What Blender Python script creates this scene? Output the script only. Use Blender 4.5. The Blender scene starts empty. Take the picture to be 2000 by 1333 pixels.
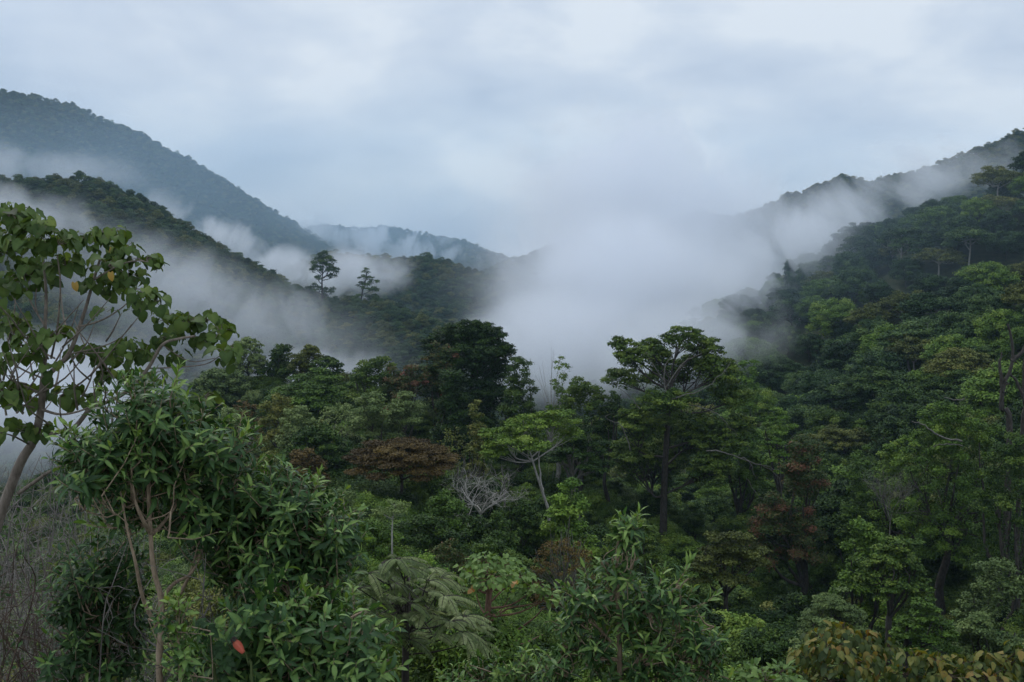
import bpy, math, random
import numpy as np
from mathutils import Vector

S = bpy.context.scene
COL = S.collection
rng = np.random.default_rng(7)
random.seed(7)
PI = math.pi

# ------------------------------------------------------------------ camera
F_PX = 2000.0
HORIZON = 430.0
PITCH = math.atan((666.5 - HORIZON) / F_PX)
cam = bpy.data.cameras.new('camera')
cam.sensor_width = 36.0
cam.lens = 36.0
cam.clip_start = 0.1
cam.clip_end = 60000
co = bpy.data.objects.new('camera', cam)
COL.objects.link(co)
co.location = (0, 0, 0)
co.rotation_euler = (PI / 2 - PITCH, 0, 0)
S.camera = co
CP, SP = math.cos(PITCH), math.sin(PITCH)


def at(px, py, Y):
    """the point at distance Y ahead that lies on the sight line of a photo pixel"""
    u = (px - 1000.0) / F_PX
    v = (666.5 - py) / F_PX
    d = (u, CP + v * SP, -SP + v * CP)
    k = Y / d[1]
    return np.array((d[0] * k, Y, d[2] * k))


def pix(p):
    x, y, z = p[0], p[1], p[2]
    f = y * CP - z * SP
    v = (y * SP + z * CP) / f
    return 1000 + F_PX * x / f, 666.5 - F_PX * v


# ------------------------------------------------------------------ helpers
def tag(o, label=None, cat=None, group=None, kind=None):
    if label:
        o['label'] = label
    if cat:
        o['category'] = cat
    if group:
        o['group'] = group
    if kind:
        o['kind'] = kind
    return o


def empty(name, loc, rz=0.0):
    o = bpy.data.objects.new(name, None)
    COL.objects.link(o)
    o.location = loc
    o.rotation_euler = (0, 0, rz)
    o.empty_display_size = 0.5
    return o


class MB:
    """collects vertices, faces and a per-vertex tint into one mesh"""

    def __init__(self):
        self.v, self.q, self.t, self.tint, self.n = [], [], [], [], 0

    def add(self, verts, quads=None, tris=None, tint=0.5):
        verts = np.asarray(verts, float).reshape(-1, 3)
        if quads is not None and len(quads):
            self.q.append(np.asarray(quads, int).reshape(-1, 4) + self.n)
        if tris is not None and len(tris):
            self.t.append(np.asarray(tris, int).reshape(-1, 3) + self.n)
        self.v.append(verts)
        tt = np.full(len(verts), tint, float) if np.isscalar(tint) else np.asarray(tint, float)
        self.tint.append(tt)
        self.n += len(verts)

    def mesh(self, name, mat, smooth=False):
        v = np.concatenate(self.v) if self.v else np.zeros((0, 3))
        q = np.concatenate(self.q) if self.q else np.zeros((0, 4), int)
        t = np.concatenate(self.t) if self.t else np.zeros((0, 3), int)
        me = bpy.data.meshes.new(name)
        me.vertices.add(len(v))
        me.vertices.foreach_set('co', v.astype(np.float32).ravel())
        loops = np.concatenate([q.ravel(), t.ravel()]).astype(np.int32)
        me.loops.add(len(loops))
        me.loops.foreach_set('vertex_index', loops)
        nq, nt = len(q), len(t)
        me.polygons.add(nq + nt)
        starts = np.concatenate([np.arange(nq) * 4, nq * 4 + np.arange(nt) * 3]).astype(np.int32)
        me.polygons.foreach_set('loop_start', starts)
        if smooth:
            me.polygons.foreach_set('use_smooth', np.ones(nq + nt, bool))
        else:
            me.polygons.foreach_set('use_smooth', np.zeros(nq + nt, bool))
        a = me.attributes.new('tint', 'FLOAT', 'POINT')
        a.data.foreach_set('value', np.concatenate(self.tint).astype(np.float32) if self.tint else np.zeros(0, np.float32))
        me.materials.append(mat)
        me.update(calc_edges=True)
        me.validate()
        return me

    def build(self, name, mat, parent=None, smooth=False):
        o = bpy.data.objects.new(name, self.mesh(name, mat, smooth))
        COL.objects.link(o)
        if parent:
            o.parent = parent
        return o


def unit(a):
    a = np.asarray(a, float)
    return a / np.maximum(np.linalg.norm(a, axis=-1, keepdims=True), 1e-9)


def tube(mb, pts, radii, sides=6, tint=0.5):
    pts = np.asarray(pts, float)
    n = len(pts)
    radii = np.broadcast_to(np.asarray(radii, float), (n,))
    d = np.gradient(pts, axis=0)
    d = unit(d)
    ref = np.where(np.abs(d[:, 2:3]) > 0.9, np.array([[1., 0, 0]]), np.array([[0., 0, 1]]))
    ref = ref[0] * np.ones((n, 1))
    b = unit(np.cross(d, ref))
    c = np.cross(d, b)
    an = np.arange(sides) / sides * 2 * PI
    ring = (np.cos(an)[None, :, None] * b[:, None, :] + np.sin(an)[None, :, None] * c[:, None, :])
    v = pts[:, None, :] + ring * radii[:, None, None]
    q = []
    for i in range(n - 1):
        for j in range(sides):
            k = (j + 1) % sides
            q.append((i * sides + j, i * sides + k, (i + 1) * sides + k, (i + 1) * sides + j))
    mb.add(v.reshape(-1, 3), q, tint=tint)


def curve_pts(ctrl, per=4):
    """Catmull-Rom through the control points"""
    c = np.asarray(ctrl, float)
    c = np.vstack([2 * c[0] - c[1], c, 2 * c[-1] - c[-2]])
    out = []
    for i in range(1, len(c) - 2):
        for k in range(per):
            t = k / per
            p0, p1, p2, p3 = c[i - 1], c[i], c[i + 1], c[i + 2]
            out.append(0.5 * ((2 * p1) + (-p0 + p2) * t + (2 * p0 - 5 * p1 + 4 * p2 - p3) * t ** 2 + (-p0 + 3 * p1 - 3 * p2 + p3) * t ** 3))
    out.append(c[-2])
    return np.array(out)


# ------------------------------------------------------------------ materials
def new_mat(name):
    m = bpy.data.materials.new(name)
    m.use_nodes = True
    nt = m.node_tree
    nt.nodes.clear()
    return m, nt, nt.nodes, nt.links


def ramp(nodes, stops):
    r = nodes.new('ShaderNodeValToRGB')
    e = r.color_ramp.elements
    while len(e) > 1:
        e.remove(e[-1])
    e[0].position = stops[0][0]
    e[0].color = (*stops[0][1], 1)
    for p, c in stops[1:]:
        x = e.new(p)
        x.color = (*c, 1)
    return r


def leaf_mat(name, stops, rough=0.55, spec=0.3, transl=0.0, obj_var=0.5, noise_scale=0.35):
    """leaf colour runs along a ramp: tint of the leaf + a little per tree + slow variation inside the crown"""
    m, nt, N, L = new_mat(name)
    at_ = N.new('ShaderNodeAttribute')
    at_.attribute_name = 'tint'
    oi = N.new('ShaderNodeObjectInfo')
    geo = N.new('ShaderNodeNewGeometry')
    a = N.new('ShaderNodeMath'); a.operation = 'MULTIPLY_ADD'
    L.new(oi.outputs['Random'], a.inputs[0]); a.inputs[1].default_value = obj_var; a.inputs[2].default_value = -0.5 * obj_var
    b = N.new('ShaderNodeMath'); b.operation = 'ADD'
    L.new(at_.outputs['Fac'], b.inputs[0]); L.new(a.outputs[0], b.inputs[1])
    c = N.new('ShaderNodeMath'); c.operation = 'MULTIPLY_ADD'
    L.new(geo.outputs['Random Per Island'], c.inputs[0]); c.inputs[1].default_value = 0.24; c.inputs[2].default_value = -0.12
    d = N.new('ShaderNodeMath'); d.operation = 'ADD'
    L.new(b.outputs[0], d.inputs[0]); L.new(c.outputs[0], d.inputs[1])
    r = ramp(N, stops)
    L.new(d.outputs[0], r.inputs[0])
    p = N.new('ShaderNodeBsdfPrincipled')
    p.inputs['Roughness'].default_value = rough
    p.inputs['Specular IOR Level'].default_value = spec
    L.new(r.outputs[0], p.inputs['Base Color'])
    out = N.new('ShaderNodeOutputMaterial')
    if transl > 0:
        tr = N.new('ShaderNodeBsdfTranslucent')
        hs = N.new('ShaderNodeHueSaturation')
        hs.inputs['Value'].default_value = 1.6
        hs.inputs['Hue'].default_value = 0.49
        L.new(r.outputs[0], hs.inputs['Color'])
        L.new(hs.outputs[0], tr.inputs['Color'])
        mx = N.new('ShaderNodeMixShader')
        mx.inputs[0].default_value = transl
        L.new(p.outputs[0], mx.inputs[1]); L.new(tr.outputs[0], mx.inputs[2])
        L.new(mx.outputs[0], out.inputs['Surface'])
    else:
        L.new(p.outputs[0], out.inputs['Surface'])
    return m


def bark_mat(name, c0, c1, scale=3.0, rough=0.85):
    m, nt, N, L = new_mat(name)
    tc = N.new('ShaderNodeTexCoord')
    mp = N.new('ShaderNodeMapping')
    mp.inputs['Scale'].default_value = (scale, scale, scale * 0.35)
    L.new(tc.outputs['Object'], mp.inputs[0])
    nz = N.new('ShaderNodeTexNoise')
    nz.inputs['Scale'].default_value = 2.0
    nz.inputs['Detail'].default_value = 5
    nz.inputs['Roughness'].default_value = 0.7
    L.new(mp.outputs[0], nz.inputs['Vector'])
    r = ramp(N, [(0.32, c0), (0.66, c1)])
    L.new(nz.outputs['Fac'], r.inputs[0])
    p = N.new('ShaderNodeBsdfPrincipled')
    p.inputs['Roughness'].default_value = rough
    p.inputs['Specular IOR Level'].default_value = 0.2
    L.new(r.outputs[0], p.inputs['Base Color'])
    bp = N.new('ShaderNodeBump')
    bp.inputs['Strength'].default_value = 0.5
    bp.inputs['Distance'].default_value = 0.02
    L.new(nz.outputs['Fac'], bp.inputs['Height'])
    L.new(bp.outputs[0], p.inputs['Normal'])
    out = N.new('ShaderNodeOutputMaterial')
    L.new(p.outputs[0], out.inputs['Surface'])
    return m
# ------------------------------------------------------------------ terrain
def crest(lst, drop):
    """crest polyline from photo silhouette (px, py, distance); ground lies `drop` below the treetops"""
    return np.array([at(a, b, d) - np.array((0, 0, drop)) for a, b, d in lst])


RIDGES = []   # (name, polyline, slope toward camera side, rounding, gully amplitude)
# the spur the camera stands on, falling away in front
RIDGES.append(('ground', np.array([(3, -60, 6), (1, -12, -0.6), (0, 0, -2.4), (-1.0, 8, -5.2), (-3, 20, -10.3), (-6, 40, -17.0), (-10, 70, -24.5),
                                   (-18, 110, -30), (-26, 150, -34.5), (-34, 190, -37)], float), 0.50, 3.0, 0.0))
# the wooded ridge across the middle of the picture
RIDGES.append(('ground', np.array([(-90, 226, -52), (-70, 216, -43), (-52, 203, -35), (-32, 190, -33), (-10, 172, -36), (6, 158, -41), (22, 140, -44), (40, 150, -55), (60, 165, -66)], float), 0.62, 4.0, 0.0))
# right hillside
RIDGES.append(('hill', crest([(2500, 170, 370), (2200, 260, 365), (2000, 328, 355), (1880, 372, 375), (1790, 402, 395), (1690, 462, 425), (1600, 500, 450), (1500, 566, 475), (1430, 606, 490), (1330, 640, 520), (1240, 690, 560)], 11), 0.60, 6.0, 5.0))
RIDGES.append(('ground', np.array([(260, 300, 24), (190, 220, 2), (130, 165, -18), (96, 130, -30), (72, 104, -38), (56, 84, -42)], float), 0.45, 6.0, 2.0))
# shoulder low right, just below the camera
RIDGES.append(('ground', np.array([(90, 40, -26), (52, 56, -30), (34, 64, -34), (26, 74, -38)], float), 0.5, 4.0, 0.0))
# left middle ridge
RIDGES.append(('hill', crest([(-500, 330, 640), (-200, 335, 690), (0, 338, 730), (80, 330, 740), (180, 332, 750), (240, 362, 760), (330, 418, 765), (395, 455, 765), (450, 485, 760),
                              (510, 522, 750), (570, 548, 740), (640, 566, 715), (720, 566, 700), (790, 590, 680), (862, 624, 660), (900, 670, 640)], 10), 0.55, 8.0, 14.0))
# left far mountain
RIDGES.append(('mountain', crest([(-900, 60, 1700), (-400, 120, 1750), (-100, 160, 1800), (0, 172, 1820), (60, 180, 1830), (130, 196, 1840), (250, 245, 1850), (330, 290, 1850), (420, 340, 1850), (480, 392, 1850),
                                  (530, 430, 1850), (590, 470, 1840), (640, 492, 1830), (720, 540, 1800)], 9), 0.62, 15.0, 40.0))
# ridges in the gap
RIDGES.append(('hill', crest([(560, 520, 1180), (640, 486, 1200), (720, 494, 1200), (790, 492, 1200), (830, 490, 1190), (880, 506, 1180), (930, 524, 1170), (1000, 532, 1150), (1060, 548, 1120)], 9), 0.5, 8.0, 15.0))
RIDGES.append(('hill', crest([(520, 470, 2600), (590, 442, 2600), (630, 433, 2600), (700, 441, 2600), (760, 437, 2550), (830, 452, 2500), (900, 462, 2450), (960, 486, 2400), (1010, 506, 2350)], 10), 0.45, 10.0, 40.0))
RIDGES.append(('hill', crest([(985, 506, 1750), (1040, 486, 1750), (1090, 470, 1760), (1150, 460, 1770)], 9), 0.45, 10.0, 20.0))
# right far ridge
RIDGES.append(('hill', crest([(1250, 450, 1180), (1370, 402, 1200), (1430, 412, 1190), (1480, 396, 1180), (1560, 362, 1180), (1650, 330, 1180), (1700, 338, 1180), (1780, 322, 1170), (1860, 296, 1160), (1930, 272, 1150),
                              (2000, 242, 1140), (2200, 170, 1130), (2600, 60, 1100)], 10), 0.55, 8.0, 25.0))


def wob(x, y, s, k=0.0):
    return (np.sin(x / s + 1.3 + k) * np.cos(y / s * 1.13 - 0.7 + 2 * k) + 0.55 * np.sin(x / s * 2.3 - 2.1 + k) * np.sin(y / s * 2.05 + 0.4) + 0.3 * np.cos(x / s * 4.7 + y / s * 3.9 + k)) / 1.4


def ridge_h(x, y, R):
    name, P, slope, rnd, gul = R
    best = np.full(x.shape, -1e9)
    acc = 0.0
    for i in range(len(P) - 1):
        a, b = P[i], P[i + 1]
        dx, dy = b[0] - a[0], b[1] - a[1]
        l2 = dx * dx + dy * dy
        t = np.clip(((x - a[0]) * dx + (y - a[1]) * dy) / l2, 0, 1)
        cx, cy, cz = a[0] + t * dx, a[1] + t * dy, a[2] + t * (b[2] - a[2])
        d = np.hypot(x - cx, y - cy)
        h = cz - slope * (np.sqrt(d * d + rnd * rnd) - rnd)
        if gul > 0:
            s = acc + t * math.sqrt(l2)
            lam = 22.0 + gul * 2.2
            g = 0.5 + 0.5 * np.sin(s / lam * 2 + 1.7 * np.sin(d / (lam * 3) + s / lam * 0.7))
            h = h - gul * g * np.clip(d / (lam * 2.5), 0, 1.3)
        best = np.maximum(best, h)
        acc += math.sqrt(l2)
    return best


def base_h(x, y):
    d = np.maximum(y, 0)
    return np.where(d < 300, -50 - d * 0.13, -89 - (d - 300) * 0.16).clip(-300, None) + wob(x, y, 60) * 2


def terrain(x, y, ids=False):
    x = np.asarray(x, float)
    y = np.asarray(y, float)
    hs = [base_h(x, y)] + [ridge_h(x, y, R) for R in RIDGES]
    hs = np.array(hs)
    m = hs.max(0)
    k = 2.5
    h = m + k * np.log(np.exp(np.clip((hs - m) / k, -30, 0)).sum(0))
    h = h + wob(x, y, 9.0) * np.clip((np.hypot(x, y) - 12) / 60, 0, 1) * 0.9
    if ids:
        return h, hs.argmax(0)
    return h


def H(x, y):
    return float(terrain(np.array([x]), np.array([y]))[0])


def ground_mat():
    m, nt, N, L = new_mat('forest_floor')
    geo = N.new('ShaderNodeNewGeometry')
    n1 = N.new('ShaderNodeTexNoise'); n1.inputs['Scale'].default_value = 0.6; n1.inputs['Detail'].default_value = 8; n1.inputs['Roughness'].default_value = 0.7
    L.new(geo.outputs['Position'], n1.inputs['Vector'])
    r = ramp(N, [(0.3, (0.018, 0.026, 0.012)), (0.5, (0.03, 0.042, 0.018)), (0.62, (0.05, 0.05, 0.026)), (0.75, (0.045, 0.065, 0.024))])
    L.new(n1.outputs['Fac'], r.inputs[0])
    p = N.new('ShaderNodeBsdfPrincipled')
    p.inputs['Roughness'].default_value = 0.95
    p.inputs['Specular IOR Level'].default_value = 0.1
    L.new(r.outputs[0], p.inputs['Base Color'])
    bp = N.new('ShaderNodeBump'); bp.inputs['Strength'].default_value = 0.8; bp.inputs['Distance'].default_value = 0.3
    L.new(n1.outputs['Fac'], bp.inputs['Height']); L.new(bp.outputs[0], p.inputs['Normal'])
    out = N.new('ShaderNodeOutputMaterial')
    L.new(p.outputs[0], out.inputs['Surface'])
    return m


GROUND = ground_mat()


def build_terrain():
    # one fan-shaped sheet, split afterwards into ground / hill / mountain by which ridge a face belongs to
    na, nr = 420, 520
    ang = np.linspace(-1.05, 1.05, na)
    rr = np.concatenate([np.linspace(2.0, 40, 60, endpoint=False), np.geomspace(40, 4800, nr - 60)])
    A, R = np.meshgrid(ang, rr)
    X = np.sin(A) * R
    Y = np.cos(A) * R - 6.0
    Z, ID = terrain(X, Y, True)
    V = np.stack([X, Y, Z], -1).reshape(-1, 3)
    i = np.arange(nr - 1)[:, None] * na + np.arange(na - 1)[None, :]
    Q = np.stack([i, i + 1, i + na + 1, i + na], -1).reshape(-1, 4)
    fid = ID[:-1, :-1].reshape(-1)
    labels = {
        'ground': 'forest floor falling from the viewpoint into the ravine and up the wooded ridge',
        3: 'forested hillside rising to the right out of the mist',
        6: 'dark wooded ridge on the left below the far mountain, veiled in mist',
        7: 'large blue grey forested mountain at the far left',
        8: 'misty wooded ridge in the gap beyond the two tall lone trees',
        9: 'farthest blue ridge in the gap at the foot of the clouds',
        10: 'faint spur half hidden behind the big bank of fog',
        11: 'far ridge at the upper right above the drifting fog',
    }
    used = np.zeros(len(fid), bool)
    for key, lab in labels.items():
        if key == 'ground':
            sel = np.isin(fid, [0, 1, 2, 4, 5])
            name = 'ground'
        else:
            sel = fid == key
            name = RIDGES[key - 1][0]
        q = Q[sel]
        u, inv = np.unique(q.ravel(), return_inverse=True)
        mb = MB()
        mb.add(V[u], inv.reshape(-1, 4))
        o = mb.build(name, GROUND, smooth=True)
        tag(o, lab, 'ground' if name == 'ground' else name, kind='structure')
# ------------------------------------------------------------------ sky, sun, haze, mist
SUN_EL, SUN_AZ = math.radians(48), math.radians(-40)     # azimuth from +Y toward +X


def build_sky():
    w = bpy.data.worlds.new('World')
    S.world = w
    w.use_nodes = True
    nt = w.node_tree
    N, L = nt.nodes, nt.links
    N.clear()
    sky = N.new('ShaderNodeTexSky')
    sky.sky_type = 'NISHITA'
    sky.sun_disc = False
    sky.sun_elevation = SUN_EL
    sky.sun_rotation = SUN_AZ
    sky.altitude = 1500
    sky.air_density = 1.0
    sky.dust_density = 1.5
    tc = N.new('ShaderNodeTexCoord')
    # clouds: bands flattened toward the horizon
    mp = N.new('ShaderNodeMapping')
    mp.inputs['Scale'].default_value = (3.0, 3.0, 6.5)
    mp.inputs['Location'].default_value = CLOUD_OFF
    L.new(tc.outputs['Generated'], mp.inputs[0])
    n1 = N.new('ShaderNodeTexNoise'); n1.inputs['Scale'].default_value = 1.7; n1.inputs['Detail'].default_value = 8; n1.inputs['Roughness'].default_value = 0.52; n1.inputs['Distortion'].default_value = 0.2
    L.new(mp.outputs[0], n1.inputs['Vector'])
    n2 = N.new('ShaderNodeTexNoise'); n2.inputs['Scale'].default_value = 0.45; n2.inputs['Detail'].default_value = 3
    L.new(mp.outputs[0], n2.inputs['Vector'])
    mixn = N.new('ShaderNodeMath'); mixn.operation = 'MULTIPLY_ADD'
    L.new(n2.outputs['Fac'], mixn.inputs[0]); mixn.inputs[1].default_value = 0.35
    mul = N.new('ShaderNodeMath'); mul.operation = 'MULTIPLY'; mul.inputs[1].default_value = 0.75
    L.new(n1.outputs['Fac'], mul.inputs[0]); L.new(mul.outputs[0], mixn.inputs[2])
    # underside of the cloud deck: grey-blue to bright
    r = ramp(N, CLOUD_STOPS)
    L.new(mixn.outputs[0], r.inputs[0])
    sc = N.new('ShaderNodeVectorMath'); sc.operation = 'SCALE'
    L.new(r.outputs[0], sc.inputs[0])
    # an overcast deck is brightest overhead
    sx = N.new('ShaderNodeSeparateXYZ')
    L.new(tc.outputs['Generated'], sx.inputs[0])
    zen = N.new('ShaderNodeMapRange'); zen.interpolation_type = 'SMOOTHSTEP'
    zen.inputs['From Min'].default_value = 0.16; zen.inputs['From Max'].default_value = 0.95
    zen.inputs['To Min'].default_value = CLOUD_GAIN; zen.inputs['To Max'].default_value = CLOUD_GAIN * ZENITH
    L.new(sx.outputs['Z'], zen.inputs['Value'])
    L.new(zen.outputs[0], sc.inputs['Scale'])
    # thin places in the deck let the blue through
    thin = N.new('ShaderNodeMapRange'); thin.inputs['From Min'].default_value = 0.42; thin.inputs['From Max'].default_value = 0.62
    thin.inputs['To Min'].default_value = 0.75; thin.inputs['To Max'].default_value = 0.97
    L.new(n2.outputs['Fac'], thin.inputs['Value'])
    mx = N.new('ShaderNodeMix'); mx.data_type = 'RGBA'
    L.new(thin.outputs[0], mx.inputs['Factor'])
    L.new(sky.outputs[0], mx.inputs[6]); L.new(sc.outputs[0], mx.inputs[7])
    bg = N.new('ShaderNodeBackground'); bg.inputs['Strength'].default_value = 0.1
    L.new(mx.outputs[2], bg.inputs['Color'])
    out = N.new('ShaderNodeOutputWorld')
    L.new(bg.outputs[0], out.inputs['Surface'])
    w.cycles.sampling_method = 'MANUAL'
    w.cycles.sample_map_resolution = 512
    ld = bpy.data.lights.new('sun', 'SUN')
    ld.energy = SUN_E
    ld.angle = math.radians(25)
    ld.color = (1.0, 0.96, 0.9)
    so = bpy.data.objects.new('sun', ld)
    COL.objects.link(so)
    d = Vector((math.sin(SUN_AZ) * math.cos(SUN_EL), math.cos(SUN_AZ) * math.cos(SUN_EL), math.sin(SUN_EL)))
    so.rotation_euler = (-d).to_track_quat('-Z', 'Y').to_euler()
    so.location = (0, 0, 900)


CLOUD_OFF = (0.0, 0.0, 0.0)
CLOUD_STOPS = [(0.42, (0.48, 0.565, 0.70)), (0.50, (0.58, 0.66, 0.78)), (0.57, (0.64, 0.715, 0.82)), (0.65, (0.76, 0.82, 0.89))]
CLOUD_GAIN = 10.5
ZENITH = 1.6
SUN_E = 1.2
HAZE_D = 0.000085


def build_haze():
    mb = MB()
    x0, x1, y0, y1, z0, z1 = -4200, 4200, -60, 5600, -420, 430
    v = [(x, y, z) for x in (x0, x1) for y in (y0, y1) for z in (z0, z1)]
    q = [(0, 1, 3, 2), (4, 6, 7, 5), (0, 4, 5, 1), (2, 3, 7, 6), (0, 2, 6, 4), (1, 5, 7, 3)]
    mb.add(v, q)
    m, nt, N, L = new_mat('haze_air')
    p = N.new('ShaderNodeVolumePrincipled')
    p.inputs['Color'].default_value = (0.55, 0.79, 1.0, 1)
    p.inputs['Density'].default_value = HAZE_D
    p.inputs['Anisotropy'].default_value = 0.0
    out = N.new('ShaderNodeOutputMaterial')
    L.new(p.outputs[0], out.inputs['Volume'])
    o = mb.build('haze', m)
    tag(o, 'thin blue haze filling the air over the whole valley', 'haze', kind='stuff')


def mist(px, py, Y, rx, ry, rz, dens, nscale=1.0, tilt=0.0, cut=0.5, gain=2.2, seed=0.0, stretch=(1, 1, 1), label='', turn=0.0, col=(0.93, 0.957, 1.0), pw=1.3, steps=1.0, amp=4.2):
    """a bank of fog: an ellipsoid of air whose density is noise that thins towards its rim"""
    c = at(px, py, Y)
    mb = MB()
    nu, nv = 20, 10
    vs = [(0, 0, 1.0)]
    for i in range(1, nv):
        for j in range(nu):
            a, b = PI * i / nv, 2 * PI * j / nu
            vs.append((math.sin(a) * math.cos(b), math.sin(a) * math.sin(b), math.cos(a)))
    vs.append((0, 0, -1.0))
    q, t = [], []
    for j in range(nu):
        k = (j + 1) % nu
        t.append((0, 1 + j, 1 + k))
        for i in range(nv - 2):
            q.append((1 + i * nu + j, 1 + (i + 1) * nu + j, 1 + (i + 1) * nu + k, 1 + i * nu + k))
        e = 1 + (nv - 2) * nu
        t.append((e + j, len(vs) - 1, e + k))
    mb.add(vs, q, t)
    m, nt, N, L = new_mat('mist_air')
    tc = N.new('ShaderNodeTexCoord')
    ln = N.new('ShaderNodeVectorMath'); ln.operation = 'LENGTH'
    L.new(tc.outputs['Object'], ln.inputs[0])
    fall = N.new('ShaderNodeMapRange'); fall.interpolation_type = 'SMOOTHSTEP'
    fall.inputs['From Min'].default_value = 0.98; fall.inputs['From Max'].default_value = 0.15
    fall.inputs['To Min'].default_value = 0.0; fall.inputs['To Max'].default_value = 1.0
    L.new(ln.outputs['Value'], fall.inputs['Value'])
    mp = N.new('ShaderNodeMapping')
    k = nscale / 100.0
    mp.inputs['Scale'].default_value = (rx * k * stretch[0], ry * k * stretch[1], rz * k * stretch[2])
    mp.inputs['Location'].default_value = (seed * 3.1, seed * 1.7, -seed * 2.3)
    L.new(tc.outputs['Object'], mp.inputs[0])
    nz = N.new('ShaderNodeTexNoise'); nz.inputs['Scale'].default_value = 1.0; nz.inputs['Detail'].default_value = 5; nz.inputs['Roughness'].default_value = 0.6
    nz.inputs['Distortion'].default_value = 0.6
    L.new(mp.outputs[0], nz.inputs['Vector'])
    # density = clamp((fall + noise - 0.5 - (1-cut)) * gain)
    a = N.new('ShaderNodeMath'); a.operation = 'MULTIPLY_ADD'
    L.new(nz.outputs['Fac'], a.inputs[0]); a.inputs[1].default_value = amp; a.inputs[2].default_value = -0.5 * amp - (1 - cut)
    b = N.new('ShaderNodeMath'); b.operation = 'ADD'
    L.new(a.outputs[0], b.inputs[0]); L.new(fall.outputs[0], b.inputs[1])
    c2 = N.new('ShaderNodeMath'); c2.operation = 'MULTIPLY'; c2.use_clamp = True
    L.new(b.outputs[0], c2.inputs[0]); c2.inputs[1].default_value = gain
    pw_ = N.new('ShaderNodeMath'); pw_.operation = 'POWER'; pw_.inputs[1].default_value = pw
    L.new(c2.outputs[0], pw_.inputs[0])
    c3 = N.new('ShaderNodeMath'); c3.operation = 'MULTIPLY'
    L.new(pw_.outputs[0], c3.inputs[0]); L.new(fall.outputs[0], c3.inputs[1])
    d = N.new('ShaderNodeMath'); d.operation = 'MULTIPLY'; d.inputs[1].default_value = dens
    L.new(c3.outputs[0], d.inputs[0])
    p = N.new('ShaderNodeVolumePrincipled')
    p.inputs['Color'].default_value = (*col, 1)
    L.new(d.outputs[0], p.inputs['Density'])
    out = N.new('ShaderNodeOutputMaterial')
    L.new(p.outputs[0], out.inputs['Volume'])
    m.cycles.volume_step_rate = steps
    o = mb.build('mist', m)
    o.location = c
    o.scale = (rx, ry, rz)
    o.rotation_euler = (0, math.radians(tilt), math.radians(turn))
    tag(o, label, 'mist', group='banks of mist drifting in the valley', kind='stuff')
    return o


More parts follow.
